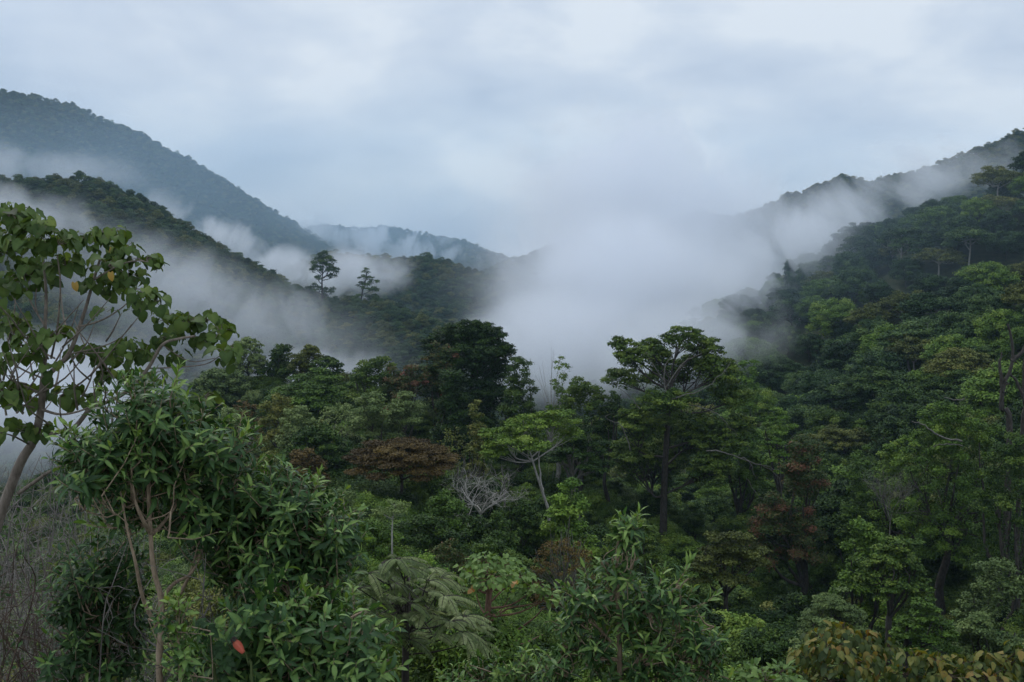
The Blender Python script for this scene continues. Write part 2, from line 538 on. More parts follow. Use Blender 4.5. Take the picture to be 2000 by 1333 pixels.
def build_mist():
    # the big bank right of centre, rising from the valley behind the wooded ridge
    mist(1235, 575, 500, 108, 140, 62, 0.030, 1.8, 0, 0.95, 2.0, 1, label='thick bank of fog filling the valley right of centre', amp=2.6)
    mist(1215, 395, 620, 112, 110, 92, 0.024, 2.2, -10, 0.90, 2.0, 2, (1.0, 0.4, 0.85), label='column of fog billowing up from the thick bank into the clouds', amp=3.4)
    mist(1110, 675, 400, 66, 90, 32, 0.030, 2.2, 0, 0.85, 2.4, 3, label='fog lying low behind the domed tree on the ridge', amp=2.6)
    mist(1330, 670, 330, 50, 55, 22, 0.030, 3.6, -20, 0.76, 2.2, 6, label='fog veiling the foot of the right hillside')
    # drifting up the right slope
    mist(1530, 500, 400, 66, 36, 26, 0.034, 4.2, -36, 0.58, 2.6, 4, (1.2, 0.2, 0.5), label='wisps of fog creeping up the edge of the right hillside', amp=5.0)
    mist(1420, 455, 560, 90, 60, 66, 0.022, 3.0, -20, 0.66, 2.4, 14, (1.2, 0.2, 0.5), label='torn edge of the fog bank against the far right ridge', amp=5.0)
    mist(1640, 425, 500, 80, 50, 44, 0.026, 3.2, -36, 0.66, 2.4, 5, (1.1, 0.35, 0.7), label='ragged fog streaming up in front of the far right ridge', amp=4.2)
    mist(1810, 345, 540, 66, 40, 34, 0.022, 3.4, -36, 0.62, 2.4, 22, (1.1, 0.35, 0.7), label='upper end of the fog streaming along the right hillside', amp=4.2)
    mist(1900, 330, 700, 90, 60, 30, 0.009, 2.8, -26, 0.60, 2.4, 15, (1, 0.3, 0.6), label='thin fog under the upper end of the far right ridge')
    # left valley
    mist(40, 775, 400, 95, 110, 40, 0.024, 2.4, 4, 0.84, 2.2, 7, label='pale fog in the side valley behind the large-leaved tree', amp=2.6)
    mist(600, 728, 460, 88, 80, 18, 0.018, 3.4, 8, 0.66, 2.4, 8, (1, 0.3, 0.7), label='fog along the foot of the dark left ridge')
    mist(590, 615, 540, 24, 30, 32, 0.012, 5.0, -12, 0.54, 2.8, 16, (1.6, 0.2, 0.4), label='upright wisp of fog in front of the dark left ridge', amp=5.0)
    mist(390, 560, 560, 80, 40, 30, 0.009, 4.0, 30, 0.52, 2.8, 9, (1.2, 0.2, 0.55), label='torn mist on the face of the dark left ridge', amp=5.0)
    mist(40, 410, 560, 80, 50, 26, 0.016, 3.6, 18, 0.58, 2.6, 17, (1, 0.3, 0.6), label='mist around the upper left end of the dark left ridge', amp=4.6)
    mist(380, 590, 580, 180, 60, 54, 0.0130, 1.6, 20, 0.92, 1.4, 23, label='thin even veil of mist over the dark left ridge', pw=1.0, amp=2.5)
    # behind the left ridge
    mist(520, 505, 980, 190, 90, 36, 0.020, 3.0, 25, 0.56, 2.6, 10, (1.1, 0.25, 0.5), label='fog between the dark left ridge and the far mountain', amp=5.0)
    mist(690, 528, 880, 80, 80, 30, 0.026, 2.8, 6, 0.74, 2.4, 11, label='bright fog behind the two tall lone trees')
    mist(960, 668, 780, 60, 70, 26, 0.016, 3.0, 10, 0.60, 2.6, 18, (1, 0.3, 0.6), label='fog drifting down the ridge right of the two lone trees')
    mist(720, 470, 1900, 330, 160, 56, 0.014, 2.0, 8, 0.54, 2.6, 12, (1.1, 0.25, 0.6), label='mist rising between the ridges in the gap', amp=5.0)
    mist(60, 330, 1150, 190, 100, 44, 0.007, 2.0, 6, 0.56, 2.6, 13, (1, 0.3, 0.6), label='faint mist above the crest of the dark left ridge')
    # blue air in front of the far mountain and in the gap
    mist(260, 380, 1350, 620, 260, 260, 0.0017, 0.12, 0, 0.9, 1.6, 19, label='thin blue air in front of the large far mountain', col=(0.62, 0.82, 1.0), pw=1.0, amp=2.0)
    mist(800, 440, 1800, 420, 320, 150, 0.0019, 0.2, 0, 0.9, 1.6, 24, label='blue air filling the gap between the hills', col=(0.62, 0.82, 1.0), pw=1.0, amp=2.0)
    mist(1760, 500, 340, 130, 90, 60, 0.0011, 0.3, 0, 0.9, 1.6, 25, label='thin blue air over the right hillside', col=(0.62, 0.82, 1.0), pw=1.0, amp=2.0)
# ------------------------------------------------------------------ tree prototypes
def leaf_quads(mb, c, n, size, tint, asp=0.62, droop=0.15):
    """diamond leaves (or leaf sprays) at centres c with normals n"""
    m = len(c)
    r = rng.normal(size=(m, 3))
    t = unit(r - n * (r * n).sum(1, keepdims=True))
    b = np.cross(n, t)
    s = np.broadcast_to(size, (m,))[:, None]
    v = np.stack([c - t * s * 0.5, c + b * s * 0.5 * asp - n * s * droop * 0.3, c + t * s * 0.5 - n * s * droop, c - b * s * 0.5 * asp - n * s * droop * 0.3], 1)
    q = np.arange(m * 4).reshape(m, 4)
    mb.add(v.reshape(-1, 3), q, tint=np.repeat(tint, 4))


def clump(mb, c, r, n, size, flat=0.6, tint=0.5, up=0.55, shell=0.55, jit=0.1):
    """a pad of leaves: mostly the upper shell of a flattened ball"""
    d = unit(rng.normal(size=(n, 3)))
    d[:, 2] = np.where(rng.random(n) < 0.72, np.abs(d[:, 2]), d[:, 2])
    rad = r * (shell + (1 - shell) * rng.random(n) ** 0.6) * (1 + 0.18 * rng.normal(size=n))
    p = d * rad[:, None]
    p[:, 2] *= flat
    nn = unit(d * (1 - up) + np.array([0, 0, up]) + rng.normal(size=(n, 3)) * 0.38)
    leaf_quads(mb, np.asarray(c) + p, nn, size * (0.7 + 0.6 * rng.random(n)), tint + jit * rng.normal(size=n))


def spread_points(n, fn, dmin, tries=40):
    pts = []
    for _ in range(n * tries):
        p = fn()
        if all(((p - q) ** 2).sum() > dmin * dmin for q in pts):
            pts.append(p)
            if len(pts) >= n:
                break
    return np.array(pts)


def crown_pts(kind, n, R=1.0):
    """clump centres in a unit-radius crown; base of crown at z=0"""
    if kind == 'dome':
        def f():
            d = unit(random_dir())
            if d[2] < -0.6:
                d[2] = -d[2]
            d = d * (0.72 + 0.2 * random.random())
            return np.array([d[0], d[1], d[2] * 0.6 + 0.4])
        return spread_points(n, f, 1.5 / math.sqrt(n))
    if kind == 'umbrella':
        def f():
            a, r = random.random() * 2 * PI, math.sqrt(random.random())
            z = 0.55 * (1 - r * r) + 0.10 * random.gauss(0, 1)
            return np.array([math.cos(a) * r * 0.95, math.sin(a) * r * 0.95, z])
        return spread_points(n, f, 1.25 / math.sqrt(n))
    if kind == 'tall':
        def f():
            z = random.random()
            r = 0.62 * (1 - 0.65 * z ** 2) * (0.55 + 0.45 * random.random())
            a = random.random() * 2 * PI
            return np.array([math.cos(a) * r, math.sin(a) * r, z * 1.9 - 0.1])
        return spread_points(n, f, 1.35 / math.sqrt(n))
    if kind == 'irregular':
        lobes = [unit(random_dir()) * np.array([0.55, 0.55, 0.3]) + np.array([0, 0, 0.12 + 0.5 * k / 5 + 0.1 * random.random()]) for k in range(6)]
        def f():
            o = lobes[random.randrange(6)]
            d = unit(random_dir())
            d[2] = abs(d[2]) * 0.9
            return o + d * 0.42 * (0.7 + 0.3 * random.random())
        return spread_points(n, f, 1.2 / math.sqrt(n))


def random_dir():
    return np.array([random.gauss(0, 1), random.gauss(0, 1), random.gauss(0, 1)])


def tree_mesh(kind, H_, R, n_cl, cover, leaf, flat=0.6, rc=None, base=0.45, bare=0.0, up=0.55, shell=0.5, limb=0.011, tint_sd=0.12, red=0.0, cluster_tint=None, crown_h=None, inner=0.8):
    """returns (trunk MB, crown MB); total height H_, crown radius R, crown from base*H_ up"""
    tr, cr = MB(), MB()
    cp = crown_pts(kind, n_cl)
    ch = H_ * (1 - base) if crown_h is None else crown_h
    zmax = cp[:, 2].max() + 0.15
    cp = cp * np.array([R, R, ch / zmax])
    rc = rc or R * 1.15 / math.sqrt(n_cl) * (1.2 if n_cl > 20 else 1.4)
    leaves = max(8, int(cover * 2 * PI * rc * rc / (0.31 * leaf * leaf)))
    cp[:, 2] += base * H_
    # trunk
    r0 = H_ * 0.018 + 0.05
    k = 6
    sway = np.cumsum(rng.normal(size=(k, 2)) * 0.02 * H_, 0)
    sway -= sway[0]
    tz = np.linspace(0, H_ * (base + 0.25 * (1 - base)), k)
    tp = np.column_stack([sway, tz])
    tp[0, 2] = -1.5
    tube(tr, curve_pts(tp, 2), np.linspace(r0, r0 * 0.55, 2 * (k - 1) + 1), 6)
    # primary limbs to sectors, twigs to clumps
    nl = max(4, min(8, n_cl // 5))
    ang = np.arctan2(cp[:, 1], cp[:, 0])
    sec = ((ang + PI) / (2 * PI) * nl).astype(int) % nl
    for s in range(nl):
        idx = np.where(sec == s)[0]
        if len(idx) == 0:
            continue
        cen = cp[idx].mean(0)
        a0 = tp[-2] + (tp[-1] - tp[-2]) * random.random()
        if random.random() < 0.5:
            a0 = tp[-3] + (tp[-2] - tp[-3]) * random.random()
        midp = a0 * 0.45 + cen * 0.55 + rng.normal(size=3) * R * 0.07 - np.array([0, 0, ch * 0.08])
        endp = cen - np.array([0, 0, rc * 0.3])
        lp = curve_pts([a0, midp, endp], 3)
        tube(tr, lp, np.linspace(r0 * 0.5, r0 * 0.16, len(lp)), 5)
        for i in idx:
            j = random.randrange(2, len(lp))
            if cp[i][2] < lp[j][2] - rc * 1.2 or np.linalg.norm(cp[i] - lp[j]) > R * 0.9:
                continue
            e = cp[i] - np.array([0, 0, rc * flat * 0.35])
            m2 = (lp[j] + e) / 2 + rng.normal(size=3) * rc * 0.2 - np.array([0, 0, rc * 0.15])
            tw = curve_pts([lp[j], m2, e], 2)
            tube(tr, tw, np.linspace(r0 * 0.2, r0 * 0.07, len(tw)), 4)
    for c in cp:
        t = 0.5 + tint_sd * random.gauss(0, 1)
        if cluster_tint is not None:
            t = cluster_tint(c)
        if random.random() < bare:
            for _ in range(5):
                e = c + unit(random_dir() + np.array([0, 0, 1])) * rc * 1.1
                tube(tr, [c - np.array([0, 0, rc * 0.3]), (c + e) / 2 + rng.normal(size=3) * rc * 0.1, e], [r0 * 0.09, r0 * 0.05, r0 * 0.02], 3)
            n = int(leaves * 0.15)
        else:
            n = leaves
        rr = rc * (0.75 + 0.5 * random.random())
        clump(cr, c, rr, int(n * (rr / rc) ** 2), leaf, flat, t, up, shell)
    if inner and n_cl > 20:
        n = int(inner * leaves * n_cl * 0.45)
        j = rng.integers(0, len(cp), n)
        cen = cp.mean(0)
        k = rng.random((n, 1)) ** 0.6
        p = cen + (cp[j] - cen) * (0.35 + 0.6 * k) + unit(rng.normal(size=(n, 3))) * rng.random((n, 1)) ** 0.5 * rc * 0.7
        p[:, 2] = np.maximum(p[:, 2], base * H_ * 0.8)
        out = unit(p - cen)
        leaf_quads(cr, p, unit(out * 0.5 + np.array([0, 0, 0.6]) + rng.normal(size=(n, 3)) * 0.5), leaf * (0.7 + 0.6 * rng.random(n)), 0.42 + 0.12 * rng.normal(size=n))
    return tr, cr


GREENS = {
    'dark':   [(0.0, (0.009, 0.022, 0.008)), (0.35, (0.021, 0.049, 0.014)), (0.6, (0.042, 0.083, 0.022)), (0.85, (0.076, 0.126, 0.032)), (1.0, (0.12, 0.18, 0.045))],
    'mid':    [(0.0, (0.022, 0.048, 0.012)), (0.35, (0.048, 0.100, 0.022)), (0.6, (0.078, 0.148, 0.030)), (0.85, (0.118, 0.195, 0.042)), (1.0, (0.15, 0.22, 0.055))],
    'olive':  [(0.0, (0.034, 0.044, 0.011)), (0.35, (0.068, 0.084, 0.022)), (0.6, (0.105, 0.122, 0.032)), (0.85, (0.145, 0.150, 0.042)), (1.0, (0.18, 0.17, 0.055))],
    'silver': [(0.0, (0.055, 0.090, 0.038)), (0.35, (0.092, 0.142, 0.056)), (0.6, (0.130, 0.185, 0.074)), (0.85, (0.17, 0.23, 0.10)), (1.0, (0.21, 0.27, 0.13))],
    'brown':  [(0.0, (0.036, 0.024, 0.008)), (0.35, (0.080, 0.054, 0.015)), (0.6, (0.125, 0.086, 0.024)), (0.85, (0.16, 0.12, 0.034)), (1.0, (0.17, 0.15, 0.045))],
    'redmix': [(0.0, (0.015, 0.032, 0.010)), (0.4, (0.042, 0.072, 0.018)), (0.58, (0.078, 0.080, 0.024)), (0.70, (0.115, 0.064, 0.030)), (0.9, (0.165, 0.074, 0.042)), (1.0, (0.20, 0.085, 0.05))],
    'bright': [(0.0, (0.028, 0.064, 0.014)), (0.35, (0.056, 0.120, 0.023)), (0.6, (0.088, 0.170, 0.032)), (0.85, (0.14, 0.245, 0.045)), (1.0, (0.18, 0.28, 0.065))],
}
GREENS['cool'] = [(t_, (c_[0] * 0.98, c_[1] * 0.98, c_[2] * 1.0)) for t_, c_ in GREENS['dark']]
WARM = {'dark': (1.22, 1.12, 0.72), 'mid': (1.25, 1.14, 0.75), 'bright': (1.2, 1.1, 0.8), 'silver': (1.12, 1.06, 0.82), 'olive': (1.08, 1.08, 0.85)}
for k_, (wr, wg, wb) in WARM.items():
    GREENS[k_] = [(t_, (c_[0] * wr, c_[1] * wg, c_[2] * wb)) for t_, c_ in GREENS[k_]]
LEAF = {k: leaf_mat('leaf_' + k, v, 0.6, 0.12, obj_var=0.5) for k, v in GREENS.items()}
BARK = {
    'grey': bark_mat('bark_grey', (0.07, 0.062, 0.05), (0.20, 0.19, 0.165)),
    'dark': bark_mat('bark_dark', (0.022, 0.019, 0.016), (0.075, 0.066, 0.056)),
    'pale': bark_mat('bark_pale', (0.17, 0.16, 0.14), (0.42, 0.40, 0.36)),
    'tan':  bark_mat('bark_tan', (0.16, 0.115, 0.075), (0.38, 0.29, 0.20), 12.0),
    'red':  bark_mat('bark_red', (0.10, 0.055, 0.040), (0.22, 0.13, 0.095), 12.0),
}


def proto_mesh(mb_pair, name, leaf, bark):
    return (mb_pair[0].mesh(name + '_trunk', BARK[bark], True), mb_pair[1].mesh(name + '_crown', LEAF[leaf]))


# ------------------------------------------------------------------ far forests (stuff, instanced on points)
def far_protos():
    out = []
    specs = [('dome', 10, 5.0, 16, 0.85), ('umbrella', 11, 6.0, 14, 0.85), ('irregular', 12, 5.2, 16, 0.9), ('irregular', 11, 4.8, 16, 0.85), ('dome', 8, 4.2, 12, 0.8)]
    for i, (k, h, R, nc, lf) in enumerate(specs):
        for leaf in ('cool', 'olive') if i in (0, 2) else ('cool',):
            tr, cr = tree_mesh(k, h, R, nc, 1.0, lf, 0.66, base=0.3, shell=0.6)
            # merge trunk + crown into one object with two materials
            cr_me = cr.mesh('far_tree', LEAF[leaf])
            o = bpy.data.objects.new('far_tree', cr_me)
            out.append(o)
    return out


def scatter_group(protos):
    """node group: instance a random prototype on every vertex, with the vertex's own scale and spin"""
    c = bpy.data.collections.new('forest_tree_kinds')
    for o in protos:
        c.objects.link(o)
    ng = bpy.data.node_groups.new('forest_scatter', 'GeometryNodeTree')
    ng.interface.new_socket('Geometry', in_out='INPUT', socket_type='NodeSocketGeometry')
    ng.interface.new_socket('Geometry', in_out='OUTPUT', socket_type='NodeSocketGeometry')
    N, L = ng.nodes, ng.links
    gi, go = N.new('NodeGroupInput'), N.new('NodeGroupOutput')
    ci = N.new('GeometryNodeCollectionInfo')
    ci.inputs['Collection'].default_value = c
    ci.inputs['Separate Children'].default_value = True
    ci.inputs['Reset Children'].default_value = True
    ip = N.new('GeometryNodeInstanceOnPoints')
    ip.inputs['Pick Instance'].default_value = True

    def attr(name, typ):
        a = N.new('GeometryNodeInputNamedAttribute')
        a.data_type = typ
        a.inputs['Name'].default_value = name
        return a.outputs['Attribute']
    L.new(gi.outputs[0], ip.inputs['Points'])
    L.new(ci.outputs[0], ip.inputs['Instance'])
    L.new(attr('pick', 'INT'), ip.inputs['Instance Index'])
    cx = N.new('ShaderNodeCombineXYZ')
    L.new(attr('spin', 'FLOAT'), cx.inputs['Z'])
    L.new(cx.outputs[0], ip.inputs['Rotation'])
    L.new(attr('size', 'FLOAT_VECTOR'), ip.inputs['Scale'])
    L.new(ip.outputs[0], go.inputs[0])
    return ng


def scatter(name, pts, size, pick_n, ng, label, cat='forest', sxy=None):
    me = bpy.data.meshes.new(name)
    n = len(pts)
    me.vertices.add(n)
    me.vertices.foreach_set('co', np.asarray(pts, np.float32).ravel())
    a = me.attributes.new('pick', 'INT', 'POINT')
    a.data.foreach_set('value', rng.integers(0, pick_n, n).astype(np.int32))
    a = me.attributes.new('spin', 'FLOAT', 'POINT')
    a.data.foreach_set('value', (rng.random(n) * 6.283).astype(np.float32))
    s = np.asarray(size, float)
    sv = np.column_stack([s * (0.85 + 0.3 * rng.random(n)), s * (0.85 + 0.3 * rng.random(n)), s * (0.75 + 0.35 * rng.random(n))])
    a = me.attributes.new('size', 'FLOAT_VECTOR', 'POINT')
    a.data.foreach_set('vector', sv.astype(np.float32).ravel())
    o = bpy.data.objects.new(name, me)
    COL.objects.link(o)
    md = o.modifiers.new('scatter', 'NODES')
    md.node_group = ng
    tag(o, label, cat, kind='stuff')
    return o


def in_view(P, tree_h=10.0, margin=120, steps=70, clear=5.0):
    """mask: treetop seen from around the camera (frame widened by `margin` px, sight line clear of the ground)"""
    P = np.asarray(P, float)
    f = P[:, 1] * CP - P[:, 2] * SP
    px = 1000 + F_PX * P[:, 0] / f
    top = P + np.array([0, 0, tree_h])
    py = 666.5 - F_PX * (top[:, 1] * SP + top[:, 2] * CP) / (top[:, 1] * CP - top[:, 2] * SP)
    ok = (px > -margin) & (px < 2000 + margin) & (py < 1333 + margin)
    t = np.linspace(0.05, 0.985, steps)
    res = ok.copy()
    idx = np.where(ok)[0]
    for i0 in range(0, len(idx), 4000):
        ii = idx[i0:i0 + 4000]
        Q = top[ii][:, None, :] * t[None, :, None]
        hh = terrain(Q[..., 0], Q[..., 1]) + clear * np.clip((Q[..., 1] - 60) / 100, 0, 1)
        far = Q[..., 1] < top[ii][:, None, 1] - 25
        res[ii] = ((Q[..., 2] > hh) | ~far).all(1)
    return res


def build_far_forests():
    protos = far_protos()
    ng = scatter_group(protos)
    np_ = len(protos)
    spec = [
        (6, 4.6, 0.72, 'forest of rounded crowns covering the dark misty ridge on the left'),
        (7, 7.4, 0.88, 'unbroken forest covering the large far mountain on the left'),
        (8, 6.5, 0.85, 'forest along the misty ridge in the gap beyond the two tall lone trees'),
        (9, 9.0, 0.85, 'blue far-off forest on the farthest ridge in the gap'),
        (10, 8.0, 0.8, 'forest on the faint spur half hidden by the fog bank'),
        (11, 5.4, 0.62, 'forest on the far ridge at the upper right above the drifting fog'),
    ]
    for rid, step, sc, lab in spec:
        P = RIDGES[rid - 1][1]
        x0, x1 = P[:, 0].min() - 100, P[:, 0].max() + 100
        y0, y1 = P[:, 1].min() - (420 if rid != 6 else 440), P[:, 1].max() + 60
        gx, gy = np.meshgrid(np.arange(x0, x1, step), np.arange(y0, y1, step))
        gx = (gx + (rng.random(gx.shape) - 0.5) * step * 0.9).ravel()
        gy = (gy + (rng.random(gy.shape) - 0.5) * step * 0.9).ravel()
        inf = np.abs(gx / np.maximum(gy, 1)) < 0.56
        gx, gy = gx[inf], gy[inf]
        z, ids = terrain(gx, gy, True)
        k = (ids == rid) | ((ids == 0) & (gy < 720) & (rid == 6))
        pts = np.column_stack([gx[k], gy[k], z[k] - 3.6 * sc])
        vis = in_view(pts, 9.0 * sc)
        pts = pts[vis]
        size = sc * (0.7 + 0.6 * rng.random(len(pts)) ** 1.5)
        scatter('forest', pts, size, np_, ng, lab)
        print('forest', rid, len(pts))
    return protos, ng
# ------------------------------------------------------------------ the trees of the middle distance, one by one
LAST = []
PLACED = []          # (x, y, radius)


def put_tree(name, cat, label, meshes, loc, rz=0.0, group=None, sc=(1, 1, 1)):
    e = empty(name, loc, rz)
    e.scale = sc
    tag(e, label, cat, group)
    for part, me in meshes:
        o = bpy.data.objects.new(part, me)
        COL.objects.link(o)
        o.parent = e
    return e


SHAPES = {
    # crown kind, clumps, cover, spray size, flatness, crown base (share of height)
    'dome':      dict(kind='dome', n_cl=64, cover=1.5, flat=0.68, base=0.25),
    'densedome': dict(kind='dome', n_cl=90, cover=1.9, flat=0.75, base=0.12, up=0.4),
    'umbrella':  dict(kind='umbrella', n_cl=44, cover=1.35, flat=0.34, base=0.62, up=0.7, inner=0.4),
    'layered':   dict(kind='umbrella', n_cl=60, cover=1.3, flat=0.32, base=0.35, up=0.7),
    'tall':      dict(kind='tall', n_cl=60, cover=1.5, flat=0.75, base=0.18),
    'irregular': dict(kind='irregular', n_cl=56, cover=1.6, flat=0.7, base=0.2),
    'airy':      dict(kind='irregular', n_cl=38, cover=0.75, flat=0.6, base=0.35, shell=0.3, inner=0.3),
    'bush':      dict(kind='dome', n_cl=36, cover=1.3, flat=0.8, base=0.05, up=0.4),
    'twiggy':    dict(kind='dome', n_cl=60, cover=0.33, flat=0.8, base=0.12, shell=0.3, up=0.3, inner=0.3),
}


def tree(name, cat, label, shape, px, py, w, Y, leaf='dark', bark='dark', group=None, spray=None, minh=2.0, maxh=34, twigs=0, **kw):
    top = at(px, py, Y)
    R = w * 0.5 * Y / F_PX
    z0 = H(top[0], top[1])
    h = top[2] - z0
    if h < minh or h > maxh:
        print('TREE HEIGHT', label, round(h, 1), 'ground', round(z0, 1))
        h = min(max(h, minh), maxh)
    a = dict(SHAPES[shape])
    a.update(kw)
    kind = a.pop('kind')
    n_cl, cover = a.pop('n_cl'), a.pop('cover')
    spray = spray or max(0.12, 0.0023 * Y)
    # crown depth from radius unless told
    if 'crown_h' in a:
        a['base'] = max(0.05, 1 - a['crown_h'] / h)
    else:
        want = {'dome': 2.3, 'umbrella': 0.95, 'tall': 2.8, 'irregular': 2.3}[kind] * R
        low = {'dome': 0.82, 'umbrella': 0.34, 'tall': 0.85, 'irregular': 0.8}[kind] * h
        ch = min(h * (1 - a['base']), max(want, low)) if kind != 'tall' else h * (1 - a['base'])
        a['base'] = 1 - ch / h
        a['crown_h'] = ch
    tr, cr = tree_mesh(kind, h, R, n_cl, cover, spray, **a)
    if twigs:
        # bare twig ends standing out of the crown
        for _ in range(twigs):
            d = unit(random_dir() + np.array([0, 0, 0.6]))
            c0 = np.array([0, 0, h - a['crown_h'] * 0.7])
            e = c0 + d * np.array([R, R, a['crown_h'] * 0.75]) * (0.9 + 0.2 * random.random())
            m1 = c0 + (e - c0) * 0.5 + rng.normal(size=3) * R * 0.1
            tube(tr, curve_pts([c0, m1, e], 3), np.linspace(0.05, 0.012, 7), 3)
    e = put_tree(name, cat, label, [('trunk', tr.mesh('trunk', BARK[bark], True)), ('crown', cr.mesh('crown', LEAF[leaf]))],
                 (top[0], top[1], z0), 0, group)
    PLACED.append((top[0], top[1], R))
    LAST[:] = [e]
    return e


def grow_bare(tr, p, d, L, r, depth, spread=0.55, up=0.25, kids=3, gnarl=0.12):
    """recursive bare branch"""
    n = 5
    pts = [np.array(p, float)]
    dd = unit(d)
    for _ in range(n):
        dd = unit(dd + rng.normal(size=3) * gnarl + np.array([0, 0, up * 0.12]))
        pts.append(pts[-1] + dd * L / n)
    tube(tr, pts, np.linspace(r, r * 0.55, n + 1), 5 if r > 0.04 else 3)
    if depth <= 0:
        return
    for k in range(kids):
        t = 0.45 + 0.55 * (k + random.random()) / kids
        i = min(n, max(1, int(t * n)))
        nd = unit(dd + rng.normal(size=3) * spread + np.array([0, 0, up]))
        grow_bare(tr, pts[i], nd, L * (0.55 + 0.25 * random.random()), r * 0.55, depth - 1, spread, up, kids, gnarl)


def bare_tree(name, cat, label, px, py, Y, h_px, bark='pale', stems=3, depth=4, r=0.10, spread=0.55, up=0.3, kids=3, lean=0.35, L=None, gnarl=0.13, group=None):
    top = at(px, py, Y)
    z0 = H(top[0], top[1])
    hh = h_px * Y / F_PX
    base = np.array([top[0], top[1], top[2] - hh])
    e = empty(name, (top[0], top[1], z0))
    tag(e, label, cat, group)
    tk, br = MB(), MB()
    b0 = base - np.array([top[0], top[1], z0])
    b0[2] = max(b0[2], 0.0)
    tube(tk, curve_pts([(0, 0, -1.0), (0.05, 0.0, b0[2] * 0.5), b0 + np.array([0, 0, 0.3])], 3), np.linspace(r * 2.2, r * 1.6, 7), 7)
    for s in range(stems):
        a = s / stems * 2 * PI + random.random()
        grow_bare(br, b0, (math.cos(a) * lean, math.sin(a) * lean, 1.0), (L or hh * 0.42), r * 1.2, depth, spread, up, kids, gnarl)
    for nm, mb in (('trunk', tk), ('branches', br)):
        o = bpy.data.objects.new(nm, mb.mesh(nm, BARK[bark], True))
        COL.objects.link(o)
        o.parent = e
    PLACED.append((top[0], top[1], hh * 0.3))
    return e


def lobed_tree(name, cat, label, Y, lobes, trunk, leaf='dark', bark='grey', spray=0.42, n_per=14, flat=0.5, cover=1.4, r0=0.5, limb_r=0.22, depth=5.0, extra=()):
    """a big tree whose crown is a set of lobes seen in the photograph: lobes = (px, py, rx_px, ry_px, dy metres)"""
    base = at(trunk[0][0], trunk[0][1], Y)
    z0 = H(base[0], base[1])
    org = np.array([base[0], base[1], z0])
    tr, cr = MB(), MB()
    tp = [np.array([0, 0, -1.5])] + [at(a, b, Y) - org for a, b in trunk]
    tp = np.array([p for p in tp if True])
    tc = curve_pts(tp, 4)
    tube(tr, tc, np.linspace(r0, r0 * 0.45, len(tc)), 8)
    for px, py, rx, ry, dy in lobes:
        c = at(px, py, Y + dy) - org
        RX, RY = rx * (Y + dy) / F_PX, ry * (Y + dy) / F_PX
        # limb
        j = np.argmin(np.linalg.norm(tc - (c - np.array([0, 0, RY * 1.6])), axis=1) + np.abs(np.arange(len(tc)) - len(tc) * 0.8) * 0.15)
        m1 = tc[j] * 0.5 + c * 0.5 + rng.normal(size=3) * RX * 0.18 - np.array([0, 0, RY * 0.25])
        lp = curve_pts([tc[j], m1, c - np.array([0, 0, RY * 0.25])], 4)
        tube(tr, lp, np.linspace(limb_r, limb_r * 0.45, len(lp)), 6)
        n = max(5, int(n_per * (rx * ry) / (60 * 40)))

        def f():
            d = unit(random_dir())
            d[2] = d[2] if d[2] > -0.25 else -d[2]
            return d * (0.6 + 0.35 * random.random())
        cp = spread_points(n, f, 1.25 / math.sqrt(n))
        rc = 1.35 * math.sqrt(RX * RY) / math.sqrt(n) * 0.95
        for q in cp:
            p = c + q * np.array([RX, RX * 0.9, RY])
            rr = rc * (0.75 + 0.5 * random.random())
            e2 = p - np.array([0, 0, rr * 0.2])
            jj = random.randrange(len(lp) // 2, len(lp))
            tw = curve_pts([lp[jj], (lp[jj] + e2) / 2 + rng.normal(size=3) * rc * 0.25, e2], 2)
            tube(tr, tw, np.linspace(limb_r * 0.42, limb_r * 0.12, len(tw)), 4)
            nl = int(cover * 2 * PI * rr * rr / (0.31 * spray * spray))
            if rx > 20:
                m_ = nl // 3
                pp = c + unit(rng.normal(size=(m_, 3))) * rng.random((m_, 1)) ** 0.5 * np.array([RX, RX * 0.9, RY]) * 0.85
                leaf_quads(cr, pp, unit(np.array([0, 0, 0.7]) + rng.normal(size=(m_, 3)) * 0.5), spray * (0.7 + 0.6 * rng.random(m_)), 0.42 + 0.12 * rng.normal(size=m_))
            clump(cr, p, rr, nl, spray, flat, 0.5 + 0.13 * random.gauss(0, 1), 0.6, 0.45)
    for pts in extra:       # bare branches: (Y offset, thickness, [(px,py)...])
        P = np.array([at(a, b, Y + pts[0]) - org for a, b in pts[2]])
        P = curve_pts(P, 4)
        P = P + rng.normal(size=P.shape) * 0.06
        tube(tr, P, np.linspace(pts[1], pts[1] * 0.3, len(P)), 5)
    e = put_tree(name, cat, label, [('trunk', tr.mesh('trunk', BARK[bark], True)), ('crown', cr.mesh('crown', LEAF[leaf]))], org)
    PLACED.append((base[0], base[1], max(l[2] for l in lobes) * Y / F_PX))
    return e


